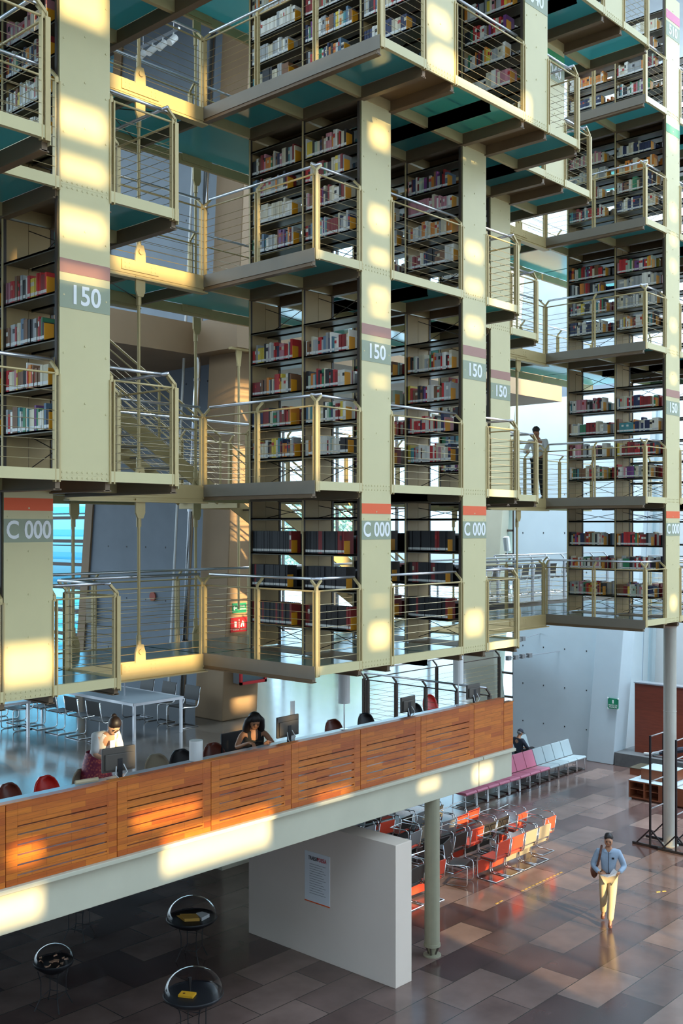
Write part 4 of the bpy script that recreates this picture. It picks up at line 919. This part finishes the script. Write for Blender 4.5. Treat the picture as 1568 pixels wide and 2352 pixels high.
# reading floor furniture beyond the right gap
table_pos = [(23.4, 17.0), (25.9, 17.1)]
for i, (x, y) in enumerate(table_pos):
    t = thing('reading_desk', (x, y, 5.7), 'dark reading desk on the upper floor, %s one behind the right gap' % ('left' if i == 0 else 'right'), 'desk', 'desks on the upper reading floor'); MB().box(x, x+1.9, y, y+.9, 6.41, 6.45).build('desk_top', 'black', t)
    for (dx, dy) in ((.05, .05), (1.85, .05), (.05, .85), (1.85, .85)): MB().box(x+dx-.02, x+dx+.02, y+dy-.02, y+dy+.02, 5.7, 6.41).build('leg', 'steel', t)
pc = cant_chair('leather', 'leather', 'x', 'black chairs on the upper reading floor')
for i in range(7): place(pc, (23.2+i*.72, 16.5, 5.7), rr.uniform(-.2, .2), 'black chair on the upper reading floor, %s along the near row' % pos5[i])
for q in kids(pc): bpy.data.objects.remove(q)
bpy.data.objects.remove(pc)
rail((22.5, 15.2), (28.2, 15.2), 5.7, (0, 1), [i/7 for i in range(8)], 'silver railing at the edge of the upper reading floor', 'mezzanine railings', pm='steel')
t = thing('white_floor_lamp', (26, 17.9, 5.7), 'leaning white cylinder lamp on the upper reading floor', 'lamp'); q = Vector((on_b(1165, 17.9), 17.9, 0)); q.z = zat(1265, q.x, q.y); MB().tube([q, q+Vector((-.08, 0, .42))], .1, 12).build('lamp_shade', 'white', t); MB().tube([(q.x, q.y, 5.7), q], .012, 6).build('pole', 'steel', t)
#SPLIT_E
# ------------------------------------------------------------------ people
def skin_mesh(name, V, E, m, parent, sub=1, root='pel'):
    names = list(V); me = bpy.data.meshes.new(name); me.from_pydata([V[n][0] for n in names], [(names.index(a), names.index(b)) for a, b in E], [])
    me.materials.append(M[m]); o = link(name, me, parent); s = o.modifiers.new('skin', 'SKIN'); s.use_smooth_shade = True
    for i, n in enumerate(names):
        r = V[n][1]; me.skin_vertices[0].data[i].radius = (r if isinstance(r, tuple) else (r, r)); me.skin_vertices[0].data[i].use_root = (n == root or (root not in names and i == 0))
    q = o.modifiers.new('sub', 'SUBSURF'); q.levels = sub; q.render_levels = sub+1
    return o
def ellipsoid(mb, c, r, n=12, m=8, f=None):
    vs = []; fs = []
    for j in range(m+1):
        th_ = math.pi*j/m
        for i in range(n):
            ph = 2*math.pi*i/n; v = [r[0]*math.sin(th_)*math.cos(ph), r[1]*math.sin(th_)*math.sin(ph), r[2]*math.cos(th_)]
            if f: v = f(v)
            vs.append((c[0]+v[0], c[1]+v[1], c[2]+v[2]))
    fs = [(j*n+i, (j+1)*n+i, (j+1)*n+(i+1) % n, j*n+(i+1) % n) for j in range(m) for i in range(n)]
    mb.add(vs, fs)
def hand(V, E, side, wrist, wname, dirv, palm_n, curl=.5):
    """palm plus five fingers; dirv = direction of the hand, palm_n = palm normal"""
    d = Vector(dirv).normalized(); nrm = Vector(palm_n); nrm = (nrm-d*nrm.dot(d)).normalized(); s = d.cross(nrm)*(1 if side == 'r' else -1); w = Vector(wrist)
    V[side+'palm'] = (w+d*.055, (.030, .016)); E.append((wname, side+'palm'))
    for i, (o_, ln) in enumerate(((.028, .068), (.010, .076), (-.009, .070), (-.026, .055))):
        a = w+d*.085+s*o_; b = a+(d*math.cos(curl)+nrm*math.sin(curl))*ln*.5; c = b+(d*math.cos(curl*2.2)+nrm*math.sin(curl*2.2))*ln*.5
        for j, (p, r) in enumerate(((a, .0095), (b, .0085), (c, .007))): V['%sf%d%d' % (side, i, j)] = (p, r)
        E += [(side+'palm', '%sf%d0' % (side, i)), ('%sf%d0' % (side, i), '%sf%d1' % (side, i)), ('%sf%d1' % (side, i), '%sf%d2' % (side, i))]
    a = w+d*.03+s*.03; b = a+(d*.6+s*.6+nrm*.4).normalized()*.035; c = b+(d+nrm*.5).normalized()*.028
    V[side+'t0'] = (a, .011); V[side+'t1'] = (b, .010); V[side+'t2'] = (c, .008); E += [(side+'palm', side+'t0'), (side+'t0', side+'t1'), (side+'t1', side+'t2')]
def person(label, loc, rz, J, skin, cloth, hairf, extras=None, scale=1.0, curl=.7):
    """J: joints. facing +y, right hand at +x."""
    t = thing('person', (0, 0, 0), label, 'person'); v = {k: Vector(q) for k, q in J.items()}
    up = (v['head']-v['neck']).normalized(); fw = Vector(J.get('look', (0, 1, 0))).normalized(); fw = (fw-up*fw.dot(up)).normalized(); sd = fw.cross(up)
    h = v['head']
    V = {'pel': (v['pel'], (.13, .10)), 'wst': (v['wst'], (.12, .09)), 'chs': (v['chs'], (.15, .105)), 'nb': (v['neck']-up*.02, .062), 'nk': (v['neck']+up*.05, .052),
         'jaw': (h-up*.065+fw*.018, (.056, .068)), 'hd': (h+up*.01, (.078, .092)), 'cr': (h+up*.09, (.060, .07)), 'nose': (h-up*.02+fw*.098, .012), 'er': (h-up*.01+sd*.08, .012), 'el': (h-up*.01-sd*.08, .012)}
    E = [('pel', 'wst'), ('wst', 'chs'), ('chs', 'nb'), ('nb', 'nk'), ('nk', 'jaw'), ('jaw', 'hd'), ('hd', 'cr'), ('hd', 'nose'), ('hd', 'er'), ('hd', 'el')]
    for s in 'rl':
        V[s+'sh'] = (v[s+'sh'], .055); V[s+'eb'] = (v[s+'eb'], .040); V[s+'wr'] = (v[s+'wr'], (.026, .022))
        V[s+'hp'] = (v[s+'hp'], .085); V[s+'kn'] = (v[s+'kn'], .055); V[s+'an'] = (v[s+'an'], .036); V[s+'to'] = (v[s+'to'], (.036, .025))
        E += [('chs', s+'sh'), (s+'sh', s+'eb'), (s+'eb', s+'wr'), ('pel', s+'hp'), (s+'hp', s+'kn'), (s+'kn', s+'an'), (s+'an', s+'to')]
        hand(V, E, s, v[s+'wr'], s+'wr', J[s+'hd'], J.get(s+'pn', (0, 0, -1)), curl)
    skin_mesh('body', V, E, skin, t)
    g = .016
    def grow(ns, add=g, over=None):
        W = {}
        for n in ns:
            c, r = V[n]; r = (r, r) if not isinstance(r, tuple) else r; W[n] = (c, (r[0]+add, r[1]+add))
        if over: W.update(over)
        return W
    top, bottom, shoes = cloth['top'], cloth.get('bottom'), cloth.get('shoes')
    ns = ['pel', 'wst', 'chs', 'nb', 'rsh', 'lsh']; ed = [('pel', 'wst'), ('wst', 'chs'), ('chs', 'nb'), ('chs', 'rsh'), ('chs', 'lsh')]
    ov = {'nb': (V['nb'][0]-up*.03, .065)}
    if cloth.get('sleeve') in ('long', 'elbow'):
        for s in 'rl': ns.append(s+'eb'); ed.append((s+'sh', s+'eb'))
        if cloth['sleeve'] == 'long':
            for s in 'rl': ns.append(s+'wr'); ed.append((s+'eb', s+'wr')); ov[s+'wr'] = (v[s+'eb'].lerp(v[s+'wr'], .93), .040)
    else:
        for s in 'rl': ov[s+'sh'] = (v['chs'].lerp(v[s+'sh'], .9), .068)
    skin_mesh('shirt', grow(ns, .022 if cloth.get('sleeve') else .05, ov), ed, top, t)
    if bottom:
        ns = ['pel']; ed = []
        for s in 'rl': ns += [s+'hp', s+'kn', s+'an']; ed += [('pel', s+'hp'), (s+'hp', s+'kn'), (s+'kn', s+'an')]
        skin_mesh('trousers', grow(ns, .026, {'pel': (v['pel'], (.15, .12))}), ed, bottom, t)
    if shoes:
        for s in 'rl':
            a, b = v[s+'an'], v[s+'to']; d_ = (b-a); d_.z = 0; d_.normalize() if d_.length > 0 else None
            skin_mesh('shoe', {'x': (a+Vector((0, 0, -.045))-d_*.03, (.045, .035)), 'y': (a.lerp(b, .5)+Vector((0, 0, -.01)), (.045, .032)), 'z': (b+d_*.03, (.04, .024))}, [('x', 'y'), ('y', 'z')], shoes, t, root='x')
    e = MB()
    for s in (-1, 1): ellipsoid(e, h+fw*.083+sd*(.032*s)+up*.012, (.011, .011, .007), 8, 5)
    e.build('eyes', 'hair', t); e = MB()
    for s in (-1, 1): e.bar(h+fw*.088+sd*(.018*s)+up*.034, h+fw*.08+sd*(.048*s)+up*.032, .008, .008)
    e.build('eyebrows', 'hair', t)
    MB().bar(h+fw*.088-up*.058+sd*.022, h+fw*.088-up*.058-sd*.022, .008, .008).build('mouth', 'dkbrown', t)
    hairf(t, h, fw, up, sd)
    if extras: extras(t, v, h, fw, up, sd)
    t.location = loc; t.rotation_euler = (0, 0, rz); t.scale = (scale,)*3
    return t
def frame_ell(mb, c, fw, up, sd, r, cut=None, n=16, m=10):
    vs = []; fs = []
    for j in range(m+1):
        a = math.pi*j/m
        for i in range(n):
            b = 2*math.pi*i/n; x, y, z = math.sin(a)*math.cos(b), math.sin(a)*math.sin(b), math.cos(a)
            if cut: x, y, z = cut(x, y, z)
            vs.append(c+sd*(x*r[0])+fw*(y*r[1])+up*(z*r[2]))
    fs = [(j*n+i, (j+1)*n+i, (j+1)*n+(i+1) % n, j*n+(i+1) % n) for j in range(m) for i in range(n)]
    mb.add(vs, fs)
def short_hair(t, h, fw, up, sd):
    m = MB(); frame_ell(m, h+up*.062-fw*.046, fw, up, sd, (.088, .090, .084)); m.v = [tuple(q+R.uniform(-.007, .007) for q in v_) for v_ in m.v]; m.build('hair', 'hair', t, smooth=True)
def bun_hair(t, h, fw, up, sd):
    m = MB(); frame_ell(m, h+up*.045-fw*.03, fw, up, sd, (.092, .10, .10)); frame_ell(m, h-fw*.13+up*.06, fw, up, sd, (.045, .045, .045)); m.build('hair', 'hair', t, smooth=True)
def long_hair(t, h, fw, up, sd):
    m = MB(); frame_ell(m, h+up*.055-fw*.045, fw, up, sd, (.108, .11, .105))
    for s in (-1, 1):
        m.tube([h+up*.1+sd*.04*s-fw*.02, h+sd*.11*s-fw*.03+up*.02, h+sd*.125*s-up*.12-fw*.02, h+sd*.12*s-up*.26+fw*.03, h+sd*.10*s-up*.36+fw*.05], [.05, .055, .06, .05, .025], 10)
    m.tube([h-fw*.05+up*.05, h-fw*.1-up*.1, h-fw*.09-up*.3], [.08, .1, .08], 10); m.build('hair', 'hair', t, smooth=True)
def cap_hat(t, h, fw, up, sd):
    m = MB(); frame_ell(m, h+up*.04, fw, up, sd, (.09, .105, .10), lambda x, y, z: (x, y, max(z, -.1))); m.prism([h+up*.045+sd*.07+fw*.07, h+up*.045+sd*.05+fw*.17, h+up*.045-sd*.05+fw*.17, h+up*.045-sd*.07+fw*.07], up*.01); m.build('cap', 'darkcloth', t, smooth=False)
    m = MB(); frame_ell(m, h-up*.0-fw*.03, fw, up, sd, (.082, .08, .06)); m.build('hair', 'greyfab', t, smooth=True)
# the walking man
mp = on_z(1397, 2120, 0)
fz = math.atan2(-mp.y, -mp.x)-math.pi/2
def man_extra(t, v, h, fw, up, sd):
    # shoulder bag with its strap, papers, collar, belt, pocket badge
    o = MB(); o.tube([v['chs']+Vector((.13, -.10, .16)), v['chs']+Vector((.13, .02, .195)), v['chs']+Vector((.155, .135, .08)), v['wst']+Vector((.20, .13, .05)), v['wst']+Vector((.25, .02, -.08))], .022, 8); o.build('bag_strap', 'shoe', t)
    o = MB(); frame_ell(o, v['pel']+Vector((.27, -.06, .04)), Vector((0, 1, 0)), Vector((0, 0, 1)), Vector((1, 0, 0)), (.075, .15, .15)); o.build('shoulder_bag', 'shoe', t, smooth=True)
    o = MB(); o.add([(.16, .30, 1.02), (-.02, .34, 1.06), (-.10, .33, 1.17), (-.16, .30, 1.10), (-.13, .31, 1.03), (.02, .33, .99)], [(0, 1, 2, 3, 4, 5)]); p = o.build('papers', 'paper', t); p.modifiers.new('s', 'SOLIDIFY').thickness = .004
    MB().bar((-.105, .139, 1.30), (-.06, .142, 1.30), .012, .035).build('pocket_badge', 'black', t)
    MB().box(-.006, .006, .128, .138, 1.0, 1.42).build('button_placket', 'darkcloth', t)
    MB().tube([(.145*math.cos(a), .115*math.sin(a), .985) for a in [i*math.pi/8 for i in range(16)]], .016, 6, closed=True).build('belt', 'shoe', t)
    MB().prism([(.07, .05, 1.47), (.01, .11, 1.40), (.08, .10, 1.41)], (0, .012, 0)).prism([(-.07, .05, 1.47), (-.01, .11, 1.40), (-.08, .10, 1.41)], (0, .012, 0)).build('collar', 'shirt', t)
J = dict(pel=(0, 0, .95), wst=(0, .02, 1.12), chs=(0, 0, 1.30), neck=(0, .0, 1.46), head=(0, .03, 1.60), look=(0, 1, -.08),
         rsh=(.19, 0, 1.38), reb=(.30, .02, 1.12), rwr=(.17, .25, 1.03), rhd=(-.9, .3, 0), rpn=(0, -.5, -.6),
         lsh=(-.19, 0, 1.38), leb=(-.30, .04, 1.13), lwr=(-.19, .26, 1.06), lhd=(.9, .3, .05), lpn=(0, -.5, -.6),
         rhp=(.085, 0, .90), rkn=(.09, .02, .50), ran=(.10, -.22, .13), rto=(.11, -.10, .045), lhp=(-.085, 0, .90), lkn=(-.06, .14, .50), lan=(-.03, .20, .10), lto=(-.03, .36, .05))
person('man in blue shirt and khaki trousers walking with papers, bag on shoulder', (mp.x, mp.y, 0), fz, J, 'skin', dict(top='shirt', bottom='trouser', shoes='shoe', sleeve='long'), short_hair, man_extra, .99)
# woman in white leaning over the desk
wa = on_b(262, 13.0)
def w1x(t, v, h, fw, up, sd):
    MB().lathe([(.15, 1.0), (.19, .85), (.24, .6), (.27, .35)], (0, -.1, 0), 20).build('skirt', 'skirt', t, smooth=True)
    MB().box(-.05, .03, .30, .31, 1.1, 1.22).build('paper_slip', 'paper', t)
J = dict(pel=(0, -.1, .90), wst=(0, 0, 1.05), chs=(0, .14, 1.20), neck=(0, .26, 1.33), head=(.0, .36, 1.42), look=(.2, .75, -.6),
         rsh=(.17, .16, 1.28), reb=(.22, .22, 1.03), rwr=(.08, .38, .96), rhd=(-.6, .7, -.2), lsh=(-.17, .16, 1.28), leb=(-.21, .2, 1.03), lwr=(-.1, .38, .96), lhd=(.4, .8, -.2),
         rhp=(.08, -.1, .86), rkn=(.09, -.06, .46), ran=(.09, -.1, .09), rto=(.09, .05, .03), lhp=(-.08, -.1, .86), lkn=(-.09, -.06, .46), lan=(-.09, -.1, .09), lto=(-.09, .05, .03))
person('woman in white blouse and red patterned skirt leaning over the desk', (wa-.28, 12.95, MZ), -math.pi-.05, J, 'skin2', dict(top='whitecloth', bottom=None, shoes='black', sleeve='elbow'), bun_hair, w1x, 1.02)
# seated woman in black
wa = on_b(580, 12.6)
J = dict(pel=(0, -.05, .50), wst=(0, 0, .68), chs=(0, .03, .86), neck=(0, .08, 1.02), head=(0, .14, 1.12), look=(0, .8, -.55),
         rsh=(.18, .05, .94), reb=(.31, .17, .74), rwr=(.16, .42, .865), rhd=(-.5, .8, -.1), lsh=(-.18, .05, .94), leb=(-.31, .17, .74), lwr=(-.14, .42, .865), lhd=(.4, .8, -.1),
         rhp=(.09, -.02, .48), rkn=(.1, .4, .48), ran=(.1, .4, .1), rto=(.1, .52, .04), lhp=(-.09, -.02, .48), lkn=(-.1, .4, .48), lan=(-.1, .4, .1), lto=(-.1, .52, .04))
person('woman with long dark hair in black sleeveless top seated at the desk', (wa, 12.6, MZ+.03), math.pi-.5, J, 'skin', dict(top='blackcloth', bottom='blackcloth', shoes='black'), long_hair, None, 1.01)
t = thing('office_chair', (wa, 12.95, MZ), 'black office chair under the woman in black', 'chair'); MB().box(wa-.24, wa+.24, 12.62, 13.06, MZ+.40, MZ+.45).build('seat', 'black', t, bevel=.01); MB().box(wa-.24, wa+.24, 13.08, 13.12, MZ+.5, MZ+.92).build('backrest', 'black', t, bevel=.01)
for k in range(5): a = k*2*math.pi/5; MB().bar((wa, 12.9, MZ+.08), (wa+.28*math.cos(a), 12.9+.28*math.sin(a), MZ+.04), .03, .03).build('leg', 'black', t)
MB().tube([(wa, 12.9, MZ+.06), (wa, 12.9, MZ+.4)], .025, 8).box(wa-.03, wa+.03, 12.98, 13.1, MZ+.42, MZ+.55).build('stem', 'steel', t)
# seated man on the back bench
J = dict(pel=(0, -.05, .50), wst=(0, -.10, .66), chs=(0, -.14, .84), neck=(0, -.12, 1.0), head=(0, -.06, 1.13), look=(0, 1, -.3),
         rsh=(.18, -.13, .93), reb=(.25, .0, .70), rwr=(.1, .2, .64), rhd=(-.7, .5, -.1), lsh=(-.18, -.13, .93), leb=(-.25, .0, .70), lwr=(-.06, .2, .62), lhd=(.7, .4, -.1),
         rhp=(.09, .0, .50), rkn=(.08, .44, .60), ran=(.02, .66, .28), rto=(.02, .80, .30), lhp=(-.09, .0, .48), lkn=(-.1, .42, .50), lan=(-.08, .44, .12), lto=(-.08, .58, .05))
sp = Vector((27.55, on_b(1, 1)*0+0, 0)); sx_ = on_b(1200, 18.2)
person('man in dark cap and jacket lounging on the back bench with legs crossed', (sx_, 18.25, 0), -math.pi/2-.2, J, 'skin', dict(top='darkcloth', bottom='blackcloth', shoes='black', sleeve='long'), cap_hat, None, 1.0)
# man on the walkway
J = dict(pel=(0, 0, .95), wst=(0, .01, 1.12), chs=(0, .06, 1.29), neck=(0, .12, 1.44), head=(0, .2, 1.54), look=(0, 1, -.6),
         rsh=(.19, .08, 1.36), reb=(.26, .2, 1.12), rwr=(.15, .40, 1.12), rhd=(-.3, .9, 0), lsh=(-.19, .08, 1.36), leb=(-.26, .2, 1.12), lwr=(-.15, .40, 1.12), lhd=(.3, .9, 0),
         rhp=(.085, 0, .90), rkn=(.09, .02, .50), ran=(.10, 0, .10), rto=(.11, .13, .045), lhp=(-.085, 0, .90), lkn=(-.09, .02, .50), lan=(-.1, -.05, .10), lto=(-.1, .08, .045))
person('person in pale shirt and dark trousers reading at the upper walkway railing', (on_b(1236, 13.1), 13.1, LT[1]), math.pi/2+.3, J, 'skin', dict(top='whitecloth', bottom='blackcloth', shoes='black', sleeve='long'), short_hair, None, 1.0)
